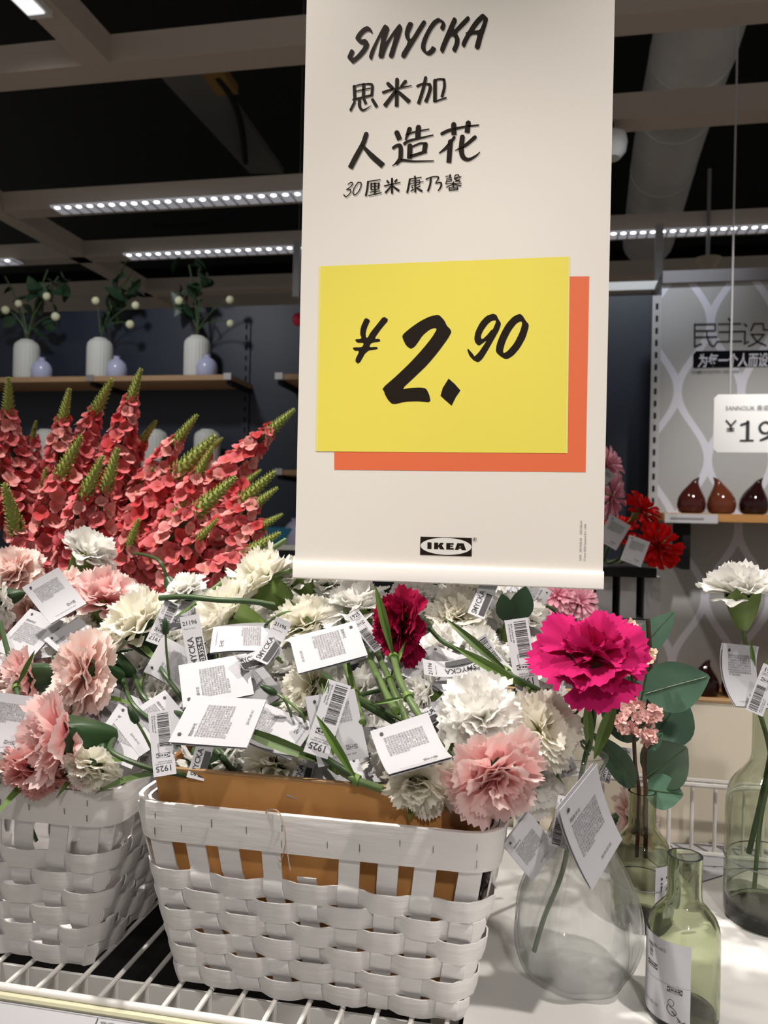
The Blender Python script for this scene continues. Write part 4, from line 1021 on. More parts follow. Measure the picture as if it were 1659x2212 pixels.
def hang_tag(par, px, py, ang, face=.4, lift=.045, bi=0, side=0, nj=0.0, s=1.0, C=None, lab=None, Mx=None):
    cover, inner, pf, pb, hl = TAGS[bi]
    o = placed('hang_tag', cover, par, (Mx if Mx is not None else tag_frame(px, py, ang, face, lift, nj, C)) @ M4.Scale(s * .80, 4))
    if lab: o['label'] = lab
    for nm, me in (('tag_sheet', inner), ('tag_print', (pf, pb)[side][0]), ('tag_fine_print', (pf, pb)[side][1]), ('punch_hole', hl)): link(nm, me, o)
    return o
def strip(par, px, py, ang, kd='a', bi=0, face=.6, lift=.05, nj=0.0, s=1.0, C=None):
    st, pr, pa = STR[kd, bi]
    o = placed('barcode_strip', st, par, tag_frame(px, py, ang, face, lift, nj, C) @ M4.Scale(s, 4))
    link('strip_print', pr, o)
    if pa: link('article_number', pa, o)
    return o
# body follows in the next block
def cz(p): return (p - CAM).dot(fwd)
FL = {}
def cf(key, label, px, py, rpx, ang, tow, colr, shape=FULL, stem=None, lift=.022, **kw):
    C = PILE(px, py, lift); rad = rpx / F * cz(C)
    st = [PILE(a, b, l) for a, b, l in stem] if stem else None
    FL[key] = carnation(label, C, imgdir(ang, tow), rad, colr, shape, st, **kw); return FL[key]
# ---- left basket
cf('l1', 'pale blush carnation at the left edge, level with the coral spikes', 25, 1235, 70, 110, 50, 'blush', FULL)
cf('l2', 'small white carnation cut by the left edge above a grey tag', -10, 1300, 55, 200, 40, 'white', FULL)
cf('l3', 'white carnation standing highest at left, green calyx below its bloom', 200, 1180, 66, 55, 5, 'white', FAN, [(140, 1235, .02), (90, 1290, -.02)], light=True, leaves=0, lift=.03)
cf('l4', 'pink carnation in front of the coral spikes with an olive calyx', 232, 1270, 80, 75, 20, 'pink', FAN, None, light=True)
cf('l4b', 'soft blush carnation behind the paper tag at upper left', 140, 1265, 55, 100, 30, 'blush', FULL)
cf('l5', 'large cream carnation with a dark calyx and a stem running down right', 285, 1330, 92, 118, 22, 'cream', FAN, [(345, 1440, .035), (395, 1510, .02), (440, 1570, -.02)], lift=.05, leaves=1, bud=True)
cf('l6', 'big blush carnation facing left with folded petals, beside twin dark calyxes', 165, 1455, 98, 165, 42, 'blush', FULL, [(290, 1525, .03), (360, 1580, .01), (420, 1630, -.02)], lift=.045, leaves=1)
cf('l6b', 'cream carnation squeezed behind the big blush one, calyx turned right', 225, 1420, 58, 150, 5, 'cream', FAN, [(310, 1505, .02), (370, 1560, 0)], lift=.03, leaves=0)
cf('l7', 'pink carnation at the left edge seen from its side', 40, 1470, 74, 190, 25, 'pink', FAN, [(115, 1420, .01), (160, 1400, -.02)], lift=.025)
cf('l8', 'large pink fan shaped carnation with a dark calyx at the basket rim', 100, 1600, 112, 178, 28, 'pink', FAN, [(240, 1622, .035), (310, 1655, .03), (385, 1672, .02), (430, 1682, .0), (450, 1684, -.03)], lift=.045, leaves=2, bud=True)
cf('l9', 'deep coral pink carnation under the fan shaped one at the rim', 70, 1675, 72, 250, 45, 'coral', FULL, [(140, 1640, 0), (180, 1620, -.03)], lift=.02)
cf('l10', 'white carnation hanging over the rim of the left basket', 195, 1668, 66, 260, 50, 'cream', FULL, [(240, 1610, 0), (260, 1590, -.03)], lift=.025)
cf('l11', 'white carnation cut by the left edge at the basket rim', -25, 1660, 60, 220, 50, 'white', FULL, None)
cf('l12', 'white carnation buried under tags left of the blush bloom', 130, 1370, 50, 130, 30, 'white', FULL, None, lift=.005)
# ---- centre back row
cf('c1', 'large cream carnation seen from behind just left of the sign', 545, 1245, 92, 140, 8, 'cream', FAN, [(640, 1310, .035), (690, 1370, .02), (720, 1430, -.02)], light=True, lift=.05, leaves=1)
cf('c2', 'white carnation tucked under the left lower corner of the sign', 630, 1235, 60, 130, 10, 'white', FAN, [(720, 1310, .03), (745, 1350, .02), (770, 1400, -.02)], light=True, lift=.04, leaves=2)
cf('c3', 'cream ridged carnation left of centre with a dark calyx at its right', 470, 1325, 88, 160, 12, 'cream', FAN, [(560, 1385, .03), (610, 1430, 0)], light=True, lift=.04)
cf('c4', 'cream carnation above the sharply printed white tag', 655, 1325, 76, 110, 12, 'cream', FAN, [(680, 1390, .02), (700, 1430, 0)], light=True, lift=.03)
cf('c5', 'white carnation left of the crimson one, under the sign', 770, 1290, 78, 100, 10, 'white', FAN, [(815, 1370, .02), (830, 1420, -.01)], light=True, lift=.045)
cf('c6', 'white smooth petalled carnation right above the crimson one', 895, 1290, 70, 90, 25, 'white', FULL, None, lift=.03)
cf('c7', 'white ruffled carnation between the crimson bloom and the leafy white one', 985, 1325, 72, 110, 35, 'cream', FULL, None, lift=.03)
cf('c8', 'white carnation right below the crimson bloom\'s calyx', 945, 1395, 66, 130, 25, 'white', FULL, None, lift=.02)
cf('c9', 'white carnation left of the upright barcode strip', 1045, 1400, 64, 60, 30, 'white', FULL, None, lift=.02)
cf('c10', 'white carnation with two green leaves under the sign\'s right half', 1135, 1312, 66, 60, 5, 'white', FAN, [(1080, 1360, .01), (1060, 1400, -.02)], light=True, lift=.04, leaves=0)
cf('c11', 'white carnation behind the barcode strip beside the magenta bloom', 1170, 1420, 72, 60, 20, 'white', FULL, None, lift=.015)
cf('c12', 'white carnation low beside the magenta bloom\'s hanging petal', 1185, 1500, 52, 80, 20, 'white', FULL, None, lift=-.008)
cf('c13', 'white carnation under the left lower corner of the sign, farthest back', 715, 1255, 55, 90, 15, 'white', FULL, None, lift=.02)
cf('c14', 'cream carnation behind the small SMYCKA strip under the sign', 1010, 1275, 58, 90, 10, 'cream', FULL, None, lift=.02)
# ---- centre
cf('cr', 'dark crimson carnation with a long stem running right', 858, 1350, 80, 172, 32, 'crimson', FULL, [(960, 1388, .055), (1040, 1428, .05), (1110, 1462, .05), (1180, 1500, .04), (1240, 1545, .01)], lift=.062, leaves=0)
cf('c20', 'cream carnation with a light green calyx in the middle of the heap', 650, 1480, 72, 165, 15, 'cream', FAN, [(760, 1500, .02), (850, 1545, .01), (930, 1590, -.01)], light=True, lift=.035)
cf('c21', 'white carnation behind the tilted tag left of the middle', 520, 1430, 50, 110, 20, 'white', FAN, None, lift=.02)
cf('c22', 'white carnation under the upright tag in the middle', 715, 1570, 58, 150, 20, 'white', FULL, None, lift=.005)
cf('c23', 'cream carnation facing the camera behind the cardboard edge, left part', 590, 1665, 66, 250, 60, 'cream', FLAT, None, lift=.012)
cf('c24', 'white flat petalled carnation half under the curled tag', 828, 1640, 56, 200, 40, 'white', FLAT, None, lift=.015)
cf('c25', 'big cream carnation resting on the cardboard edge left of the pink one', 905, 1705, 84, 260, 60, 'cream', FULL, [(900, 1640, 0), (890, 1600, -.03)], lift=.025)
cf('c26', 'largest white carnation, fully open, above the pink one', 1045, 1545, 98, 100, 60, 'white', FULL, [(1000, 1600, 0), (980, 1630, -.03)], lift=.05)
cf('c27', 'tall white carnation leaning out of the basket behind the clear vase', 1175, 1570, 90, 60, 45, 'cream', FULL, [(1120, 1610, 0), (1080, 1640, -.03)], lift=.035)
cf('c28', 'big pink carnation spilling over the right corner of the basket', 1078, 1690, 112, 300, 55, 'pink', FULL, [(1020, 1620, .01), (980, 1580, -.02)], lift=.042)
cf('c29', 'white carnation lying on its side left of the largest white one', 905, 1490, 58, 160, 10, 'white', FAN, [(985, 1500, 0), (1030, 1520, -.02)], light=True, lift=.025)
cf('c30', 'white carnation pale and half buried right of the twin dark calyxes', 335, 1500, 50, 100, 40, 'white', FULL, None, lift=-.005)
cf('c31', 'white carnation half buried under the printed tags at centre left', 440, 1530, 50, 100, 30, 'white', FULL, None, lift=-.01)
cf('c32', 'white carnation buried left of the front barcode strip', 300, 1610, 50, 130, 40, 'white', FULL, None, lift=-.005)
cf('c33', 'white carnation half buried in front of the largest white one', 900, 1570, 48, 150, 30, 'white', FULL, None, lift=-.015)
cf('c34', 'white carnation pressed against the box edge in front of the curled tag', 745, 1690, 50, 150, 40, 'white', FULL, None, lift=-.02)
cf('c35', 'white carnation half buried right of the cream ridged one', 590, 1370, 50, 120, 20, 'white', FULL, None, lift=.0)
cf('c36', 'white carnation half buried left of the big curved stems', 400, 1270, 50, 110, 20, 'white', FULL, None, lift=.0)
cf('c37', 'white carnation half buried between the strips at upper left', 365, 1380, 50, 110, 20, 'white', FULL, None, lift=-.005)

# ---- loose stems crossing the heap (each a flower lying head down)
def stemflower(key, label, pts, r=.0026, light=True, leaf_at=(), bud=None):
    P = [PILE(a, b, l) for a, b, l in pts]; t = thing('cut_flower', label, 'flower', min(P, key=lambda p: p.z), 'bare stem ends on the heap')
    path = catmull(P, 6); build(MB().tube(path, r, 10), 'stem', MT['stemlight'] if light else MT['stem'], t)
    d0 = (path[-1] - path[-2]).normalized(); build(MB().tube([path[-1] - d0*.001, path[-1] + d0*.0006], r * .72, 10), 'cut_end', MT['leaf'], t)
    for i, ang, s in leaf_at:
        q = path[int(i * (len(path) - 1))]; d = imgdir(ang, 15); x = d.cross((CAM - q).normalized()).normalized()
        placed('leaf', NARROW[int(ang) % 3], t, frame(q, x, d, x.cross(d)) @ M4.Scale(s, 4))
        build(MB().tube([q - (path[min(len(path)-1, int(i*(len(path)-1))+1)] - q).normalized()*.002, q + (path[min(len(path)-1, int(i*(len(path)-1))+1)] - q).normalized()*.002], r * 1.5, 10), 'node', MT['leaf'], t)
    if bud:
        q = path[int(bud[0] * (len(path)-1))]; e = PILE(bud[1], bud[2], .06)
        build(MB().tube(bez(q, PILE((bud[1]+bud[3])/2, (bud[2]+bud[4])/2, .07), e, 8), .0011, 6), 'bud_stalk', MT['stemlight'], t); placed('bud', BUDM, t, axis_frame(e, imgdir(bud[5], 10)))
    FL[key] = t; return t
stemflower('s1', 'long bare stem pointing up right to the sign\'s lower left corner', [(380, 1345, .02), (440, 1290, .04), (520, 1230, .055), (618, 1166, .075)], .0030)
stemflower('s2', 'bare stem below it running right under the sign corner', [(360, 1350, .01), (450, 1290, .045), (540, 1262, .055), (640, 1228, .05)], .0026)
stemflower('s3', 'pale thick stem lying almost level above the SMYCKA strip', [(345, 1292, .07), (400, 1289, .074), (470, 1296, .073), (540, 1299, .07), (592, 1307, .062)], .0027, False)
stemflower('s4', 'bare stem ending left in the dark middle of the heap', [(735, 1400, 0), (755, 1460, .03), (772, 1530, .04), (783, 1562, .045)], .0034, leaf_at=((.5, 100, .5),))
stemflower('s5', 'bare stem ending right in the dark middle of the heap', [(790, 1405, 0), (820, 1470, .03), (845, 1520, .042), (856, 1536, .046)], .0034)
stemflower('s6', 'second bare stem beside it with a split node', [(810, 1400, 0), (838, 1460, .03), (856, 1505, .04), (885, 1572, .03)], .0030, leaf_at=((.4, 70, .5),))
stemflower('s7', 'long green stem with one pointed leaf left of the largest white bloom', [(850, 1420, .05), (868, 1480, .055), (915, 1560, .05), (975, 1640, .02)], .0030, leaf_at=((.05, 105, 1.0), (.45, 190, .4)))
stemflower('s8', 'dark stem slanting right under the tags in the middle', [(690, 1450, 0), (760, 1505, .02), (850, 1560, .02), (900, 1600, 0)], .0027, False)
stemflower('s9', 'front stem with long blades pointing at the big cream bloom', [(640, 1610, .0), (700, 1640, .02), (760, 1680, .03), (826, 1705, .025)], .0030, leaf_at=((.45, 155, 1.3), (.5, 100, .9), (.75, 120, .9)), bud=(.0, 598, 1500, 660, 1510, 150))
stemflower('s10', 'dark stem going down left of the front SMYCKA strip', [(440, 1590, .0), (468, 1622, .015), (495, 1655, .005), (510, 1672, -.02)], .0028, False)
stemflower('s11', 'dark stem with a closed calyx under the upright barcode tag', [(600, 1570, .0), (650, 1590, .03), (700, 1635, .04), (770, 1680, .03)], .0026, False, leaf_at=((.6, 80, .8),))
stemflower('s12', 'pair stem under the cardboard edge at left', [(420, 1620, .0), (445, 1650, .010), (465, 1672, -.02)], .0028, False)
stemflower('s13', 'thin stem with a blade leaf towards the magenta bloom', [(1060, 1420, .045), (1130, 1478, .045), (1190, 1530, .035)], .0020, True, leaf_at=((.25, 140, 1.0), (.6, 150, 1.1)))
stemflower('s14', 'thin stem with a bud left of the upright tag', [(610, 1505, .05), (650, 1540, .05), (665, 1580, .02)], .0013, True)
stemflower('s15', 'dark blade stem at the left edge running down to the pink bloom', [(0, 1345, .03), (20, 1420, .035), (50, 1550, .03), (60, 1580, 0)], .0024, False, leaf_at=((.5, 60, .6),))

# ---- printed tags, each tied to a flower
hang_tag(FL['l1'], 118, 1288, 125, .5, .055, 1, 1, .1, 1.0)
hang_tag(FL['l2'], 62, 1372, 75, .35, .02, 0, 0, -.1, 1.1)
hang_tag(FL['l7'], 12, 1562, 80, .6, .05, 1, 1, .0, .95)
hang_tag(FL['l4b'], 165, 1385, 130, .3, .02, 0, 0)
hang_tag(FL['c31'], 472, 1556, 163, .10, .066, 0, 0, -.05, 1.22, None, 'front tag with sharp small print and date')
hang_tag(FL['c21'], 466, 1468, 205, .25, .050, 0, 0, .05, 1.15)
hang_tag(FL['c31'], 592, 1575, 140, .1, .042, 0, 1, .15, 1.05)
hang_tag(FL['c4'], 708, 1396, 28, .12, .075, 0, 0, -.05, 1.15)
hang_tag(FL['c22'], 728, 1570, 95, .75, .05, 0, 1, .35, 1.05)
hang_tag(FL['c24'], 888, 1622, 105, -.20, .062, 3, 1, -.1, 1.15)
hang_tag(FL['c9'], 1010, 1468, 60, .35, .03, 1, 0, .1, 1.0)
hang_tag(FL['c29'], 940, 1440, 75, .0, .03, 0, 1, 0, 1.0)
hang_tag(FL['c29'], 985, 1500, 20, .3, .02, 2, 0, .1, 1.0)
hang_tag(FL['c34'], 725, 1682, 30, .2, .004, 0, 0, .1, .9)
hang_tag(FL['l6'], 270, 1588, 70, .3, .02, 0, 0, .2, 1.0)
hang_tag(FL['l6b'], 240, 1545, 70, .3, .015, 0, 0, .1, 1.0)
hang_tag(FL['l5'], 385, 1440, 160, .6, .03, 2, 0, .5, 1.0)
hang_tag(FL['c3'], 520, 1375, 15, .0, .05, 2, 1, .1, 1.05)
hang_tag(FL['c35'], 540, 1480, 120, .4, .03, 0, 0, .1, 1.0)
hang_tag(FL['c30'], 330, 1560, 50, .4, .02, 0, 0, .1, 1.0)
hang_tag(FL['c28'], 0, 0, 130, .7, .0, 0, 0, .1, .80, UD(1146, 1828, .60), None, free_frame(UD(1146, 1828, .60), imgdir(128, 15), imgdir(40, -25)))
hang_tag(FL['c8'], 890, 1430, 170, .3, .02, 0, 0, .0, 1.0)
strip(FL['l5'], 420, 1390, 100, 'd', 0, .7, .06, .1, 1.05)
strip(FL['c37'], 352, 1345, 250, 'b', 0, .6, .055, .1, .9)
strip(FL['c37'], 385, 1345, 25, 'e', 2, .5, .05, .0, .9)
strip(FL['l8'], 350, 1605, 275, 'a', 0, .6, .06, .1, 1.0)
strip(FL['c32'], 437, 1632, 75, 'd', 1, .7, .022, .1, .85)
strip(FL['c23'], 655, 1668, 75, 'e', 1, .75, .012, .1, .92)
strip(FL['c22'], 708, 1552, 255, 'a', 0, .75, .066, .0, 1.15)
strip(FL['c4'], 588, 1390, 70, 'f', 1, .5, .06, .0, .95)
strip(FL['c35'], 555, 1425, 40, 'd', 2, .4, .05, .2, 1.0)
strip(FL['c10'], 1045, 1290, 70, 'e', 1, .6, .055, .1, 1.0)
strip(FL['c11'], 1127, 1412, 280, 'a', 0, .75, .06, .0, 1.2)
strip(FL['c9'], 1068, 1430, 300, 'c', 1, .5, .035, .1, 1.0)
strip(FL['cr'], 975, 1445, 185, 'f', 1, .3, .045, .0, 1.0)
strip(FL['c5'], 790, 1362, 120, 'a', 0, .5, .04, .2, .9)
strip(FL['c33'], 930, 1545, 40, 'e', 2, .5, .02, .1, .9)

# ---- flowers buried deeper: what shows between the others
LM = {'l1': (25, 1235, 'the pale blush bloom at the left edge'), 'l5': (285, 1330, 'the large cream bloom with dark calyx'), 'l6': (165, 1455, 'the big blush bloom'), 'l8': (100, 1600, 'the pink fan shaped bloom'),
      'l10': (195, 1668, 'the white bloom over the left rim'), 'c1': (545, 1245, 'the cream bloom left of the sign'), 'c3': (470, 1325, 'the cream ridged bloom'), 'cr': (858, 1350, 'the crimson bloom'), 'c20': (650, 1480, 'the cream bloom with light calyx'),
      'c26': (1045, 1545, 'the largest white bloom'), 'c28': (1078, 1690, 'the big pink bloom'), 't4': (472, 1556, 'the sharp printed front tag'), 't7': (708, 1396, 'the tag with a shadow across it'), 's1': (1127, 1412, 'the upright barcode strip'),
      't9': (888, 1628, 'the curled tag'), 's2': (708, 1552, 'the middle barcode strip'), 's3': (420, 1390, 'the pale SMYCKA strip'), 's5': (840, 1500, 'the bundle of cut stem ends'), 'c25': (905, 1705, 'the cream bloom on the cardboard edge'), 'l7': (40, 1470, 'the pink bloom at the left edge')}
used_ = set()
def near_label(c, px, py):
    for dist, k in sorted((math.hypot(px - a, py - b), k) for k, (a, b, _) in LM.items()):
        a, b, nm = LM[k]; dx, dy = px - a, py - b
        for w in sorted((('left of', -dx), ('right of', dx), ('behind', -dy), ('in front of', dy)), key=lambda q: -q[1])[:2]:
            l = '%s carnation buried deep %s %s' % (c, w[0], nm)
            if l not in used_: used_.add(l); return l
GR = 'carnations buried in the heap'
k = 0
rb = random.Random(21)
for gy in range(1300, 1740, 74):
    for gx_ in range(-20, 1180, 104):
        px, py = gx_ + rb.uniform(-25, 25), gy + rb.uniform(-18, 18)
        if px > 300 and py > 1668 + (px - 300) * .09: continue
        edge = px > 300 and py > 1600 + (px - 300) * .09
        if py > 1640 and px < 300: continue
        c = 'white' if px > 300 or rb.random() < .4 else rb.choice(('pink', 'blush'))
        lab = near_label(c, px, py)
        C = PILE(px, py, rb.uniform(-.035, -.022) + (.008 if edge else 0))
        t_ = carnation(lab, C, imgdir(rb.uniform(0, 360), rb.uniform(0, 60)), rb.uniform(.026, .032), c, FULL, None, light=rb.random() < .4, leaves=rb.choice((0, 0, 1)), group=GR, seed=k, merged=True)
        if rb.random() < .5:
            hang_tag(t_, px + rb.uniform(-40, 40), py + (rb.uniform(-60, -30) if edge else rb.uniform(-30, 30)), rb.uniform(0, 360), rb.uniform(.0, .5), rb.uniform(-.022, -.006), rb.choice((0, 0, 1, 2)), rb.randint(0, 1), rb.uniform(-.4, .4), .9)
        k += 1
# two green leaves of the white carnation under the sign
for px, py, ang, s in ((1118, 1318, 80, 1.0), (1098, 1318, 105, .8)):
    C = PILE(px, 1345, .05); d = imgdir(ang, 10); x = d.cross((CAM - C).normalized()).normalized()
    placed('leaf', leafmb(.034, .022, .12, .1).mesh('leaf', MT['leafdark']), FL['c10'], frame(C, x, d, x.cross(d)) @ M4.Scale(s, 4))

# ================================================================== CORAL LUPIN SPIKES
def floret_mesh(m, seed):
    rr = random.Random(seed); mb = MB(); uvs = []
    for k in range(4):
        q = k * pi / 2 + rr.uniform(-.3, .3); tilt = R(rr.uniform(35, 70)); Mx = M4.Rotation(q, 4, 'Z') @ M4.Rotation(-tilt, 4, 'X')
        vs = []
        for j in range(4):
            v = j / 3; w = .62 * sin(pi * min(.93, .12 + .75 * v)) ** .9
            for u in (-1, 0, 1): vs.append(Mx @ V((u * w, .22 * v * v + .18 * abs(u) * w * -1 + rr.uniform(-.04, .04), v))); uvs.append((u * .5 + .5, v))
        mb.add(vs, [(3*j+i, 3*j+i+1, 3*j+i+4, 3*j+i+3) for j in range(3) for i in range(2)])
    me = mb.mesh('floret', m); ul = me.uv_layers.new(name='UVMap')
    me.polygons.foreach_set('use_smooth', [True] * len(me.polygons))
    for lp in me.loops: ul.data[lp.index].uv = uvs[lp.vertex_index]
    return me
FLO = [floret_mesh(PM[c], i) for i, c in enumerate(('lup1', 'lup1', 'lup2', 'lup3', 'lup1', 'lup2'))]
def tip_mesh(seed):
    rr = random.Random(seed); mb = MB(); L = 1.0
    mb.tube([(0, 0, z) for z in (0, .3, .7, 1.0)], [.10, .10, .07, .02], 8)
    n = 90
    for i in range(n):
        t = (i / n) ** .9; z = t * .98; r = .155 * (1 - t) ** .55 + .02; a = i * 2.39996; s = .115 * (1 - .55 * t)
        c = V((cos(a) * r * .55, sin(a) * r * .55, z)); out = V((cos(a), sin(a), 0)); up = V((0, 0, 1)); sd = V((-sin(a), cos(a), 0))
        d = (out * .75 + up * .65).normalized(); nn = d.cross(sd)
        mb.add([c - sd*s*.38 + d*s*.35, c + nn*s*.28 + d*s*.35, c + sd*s*.38 + d*s*.35, c - nn*s*.28 + d*s*.35, c, c + d*s*1.15],
               [(4,1,0),(4,2,1),(4,3,2),(4,0,3),(5,0,1),(5,1,2),(5,2,3),(5,3,0)])
    return mb.mesh('bud_tip', MT['bud'], None, False)
TIPS = [tip_mesh(i) for i in range(3)]
ROOTC = UD(250, 1420, 1.16)
bk = V((ROOTC.x, ROOTC.y + .02, TZ))
def lupin(label, tip, base, dep, seed, n=46):
    n = int(n * 1.6); rr = random.Random(seed); Pt = UD(*tip, dep); Pb = UD(*base, dep + rr.uniform(.0, .02)); d = (Pb - Pt).normalized(); L = (Pb - Pt).length
    root = bk + V((rr.uniform(-.06, .06), rr.uniform(-.05, .05), .16))
    path = bez(Pb, Pb + d * .14, root, 24)
    t = thing('lupin_spike', label, 'flower', bk + V((0, 0, .16)), 'coral lupin spikes')
    build(MB().tube([Pt + d * L * .4] + path, .003, 6), 'stem', MT['stem'], t)
    placed('bud_tip', rr.choice(TIPS), t, axis_frame(Pb + d * L * .12, -d, rr.uniform(0, 6), L * 1.12))
    ln = [0]
    for a, b in zip(path, path[1:]): ln.append(ln[-1] + (b - a).length)
    tot = min(ln[-1] * .85, .235)
    for i in range(n):
        s = tot * ((i + .5) / n) ** .95 - L * .10; k = 0
        while k < len(ln) - 2 and ln[k+1] < s: k += 1
        f = (s - ln[k]) / max(1e-6, ln[k+1] - ln[k]); p = path[k].lerp(path[k+1], f); tg = (path[k] - path[k+1]).normalized()
        fr = max(0, min(1, (s + L*.1) / tot)); r = .006 + .018 * min(1, fr * 2.6); a = i * 2.39996 + rr.uniform(-.3, .3)
        x = tg.orthogonal().normalized(); y = tg.cross(x); out = x * cos(a) + y * sin(a)
        placed('floret', rr.choice(FLO), t, axis_frame(p + out * r * .8, out + tg * .45 + V((0, 0, .2)), rr.uniform(0, 6), (.0088 + .0062 * min(1, fr * 2)) * rr.uniform(.9, 1.2)))
LUP = [((18,814),(18,891),1.16,'coral lupin spike at the left edge with an upright green tip'), ((150,838),(135,908),1.17,'coral lupin spike, second green tip from the left'),
 ((242,818),(205,891),1.18,'coral lupin spike leaning right, third green tip from the left'), ((305,795),(283,863),1.17,'tallest coral lupin spike, in front of the oak shelf'),
 ((78,908),(70,950),1.24,'coral lupin spike far back with a short tip between the two left ones'), ((176,940),(131,1027),1.08,'coral lupin spike whose fat green tip leans right above the white carnation'),
 ((223,984),(184,1068),1.04,'coral lupin spike, left of the twin green tips'), ((254,967),(230,1055),1.06,'coral lupin spike, right of the twin green tips'),
 ((338,908),(303,957),1.20,'coral lupin spike with a small tip beside the half hidden ribbed vase'), ((426,895),(381,953),1.16,'coral lupin spike leaning right beside the ribbed vase top'),
 ((467,940),(385,1020),1.12,'coral lupin spike with a long slanted green tip, upper of the pair'), ((459,965),(426,1027),1.10,'coral lupin spike with a long slanted green tip, lower of the pair'),
 ((637,883),(582,932),1.15,'coral lupin spike reaching the left edge of the sign'), ((510,1029),(430,1100),1.05,'coral lupin spike with a broad green tip right of the middle'),
 ((565,1014),(528,1045),1.15,'coral lupin spike with a small tip beside the lower oak shelf stub'), ((594,1018),(525,1082),1.10,'coral lupin spike pointing at the lower oak shelf stub'),
 ((600,1053),(549,1092),1.08,'coral lupin spike below it, tip almost level'), ((611,1110),(565,1137),1.05,'coral lupin spike with its tip above the blue dish'),
 ((606,1150),(533,1195),1.02,'lowest coral lupin spike, tip just above the bare stem'), ((8,1043),(37,1145),1.00,'coral lupin spike at the left edge leaning left'),
 ((481,945),(450,975),1.20,'coral lupin spike hidden behind the slanted pair'), ((-40,870),(-30,940),1.14,'coral lupin spike cut by the left edge of the photo'),
 ((330,1010),(300,1075),1.16,'coral lupin spike buried in the middle of the bunch'), ((100,1010),(95,1075),1.15,'coral lupin spike buried at left in the bunch'),
 ((400,1080),(360,1130),1.10,'coral lupin spike buried low at right in the bunch'), ((470,1120),(430,1165),1.04,'coral lupin spike lowest in the front of the bunch'), ((300,1120),(280,1180),1.03,'coral lupin spike low in the front middle of the bunch'),
 ((520, 960),(490, 1000),1.2,'coral lupin spike behind the long one that reaches the sign')]
for i, (a, b, d, lab) in enumerate(LUP): lupin(lab, a, b, d, i, 52 if i < 20 else 46)
t = thing('flower_bucket', 'tall zinc bucket hidden under the coral lupins', 'bucket', bk)
build(MB().lathe([(0, .002), (.075, .002), (.095, .20), (.098, .20), (.078, 0), (0, 0)], 32, bk), 'body', MT['duct'], t)

# ================================================================== GERBERAS AND GREY STAND, RIGHT BEHIND THE SIGN
Yg = 1.60
ztr = UY(1360, 1226, Yg).z
t = thing('display_stand', 'light grey display stand with dark slots behind the sign', 'stand', (UY(1300, 1300, Yg + .1).x, Yg + .1, 0))
xa, xb = UY(1090, 1300, Yg).x, UY(1424, 1300, Yg).x
build(MB().box((xa, Yg, 0), (xb, Yg + .3, ztr - .10)), 'body', MT['grey'], t, False)
build(MB().box((xa, Yg - .005, ztr - .018), (UY(1418, 1226, Yg).x, Yg + .3, ztr)), 'black_tray', MT['black'], t, False)
for i in range(7):
    x = xb - .025 - i * .045; build(MB().box((x, Yg + .02, ztr - .10), (x + .030, Yg + .26, ztr - .018)), 'divider', MT['greyl'], t, False)
build(MB().box((xb - .16, Yg - .06, ztr - .125), (xb + .0, Yg + .02, ztr - .10)), 'ledge', MT['greyl'], t, False)
def gerbera(label, px, py, rpx, ang, tow, colr, dep, seed, tagpx=None):
    rr = random.Random(seed); C = UD(px, py, dep); ax = imgdir(ang, tow); rad = rpx / F * dep
    foot = V((C.x - .06, Yg + .12, ztr))
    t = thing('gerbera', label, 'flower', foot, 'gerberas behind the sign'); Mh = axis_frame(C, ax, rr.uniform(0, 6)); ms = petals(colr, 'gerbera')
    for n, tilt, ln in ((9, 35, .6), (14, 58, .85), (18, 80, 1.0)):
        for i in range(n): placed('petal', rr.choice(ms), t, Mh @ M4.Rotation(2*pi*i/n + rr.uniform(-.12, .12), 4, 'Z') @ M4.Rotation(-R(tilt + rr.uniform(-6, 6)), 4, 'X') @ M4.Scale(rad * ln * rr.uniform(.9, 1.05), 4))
    placed('calyx', calyx_mesh(True), t, axis_frame(C - ax * .002, ax, 0, .8))
    build(MB().tube(bez(C - ax * .02, C - ax * .10, foot, 10), .003, 6), 'stem', MT['stemlight'], t)
    if tagpx: hang_tag(t, 0, 0, tagpx[2], .9, 0, 0, 1, .1, tagpx[3], UD(tagpx[0], tagpx[1], dep - .06))
gerbera('red gerbera lowest at right with a wide open flower', 1425, 1180, 58, 200, 40, 'gred', 1.50, 1, (1372, 1190, 70, .95))
gerbera('red gerbera above the lowest one, beside the slotted rail', 1385, 1105, 55, 50, 35, 'gred', 1.55, 2, (1325, 1150, 60, 1.05))
gerbera('red gerbera half hidden between the tags', 1335, 1150, 48, 120, 30, 'gred', 1.58, 3)
gerbera('pink gerbera topmost, half hidden by the sign\'s right edge', 1308, 1005, 52, 30, 40, 'gpink', 1.55, 4, (1310, 1030, 50, .5))
gerbera('pink gerbera below the topmost one', 1318, 1075, 55, 350, 35, 'gpink', 1.53, 5)
gerbera('pink gerbera left under the sign\'s lower right corner', 1205, 1288, 50, 100, 50, 'gpink', 1.30, 6)
gerbera('pink gerbera right under the sign\'s lower right corner', 1250, 1300, 48, 60, 55, 'gpink', 1.30, 7)
gerbera('pink gerbera lower, behind the leafy white carnation', 1215, 1340, 44, 100, 50, 'gpink', 1.32, 8)

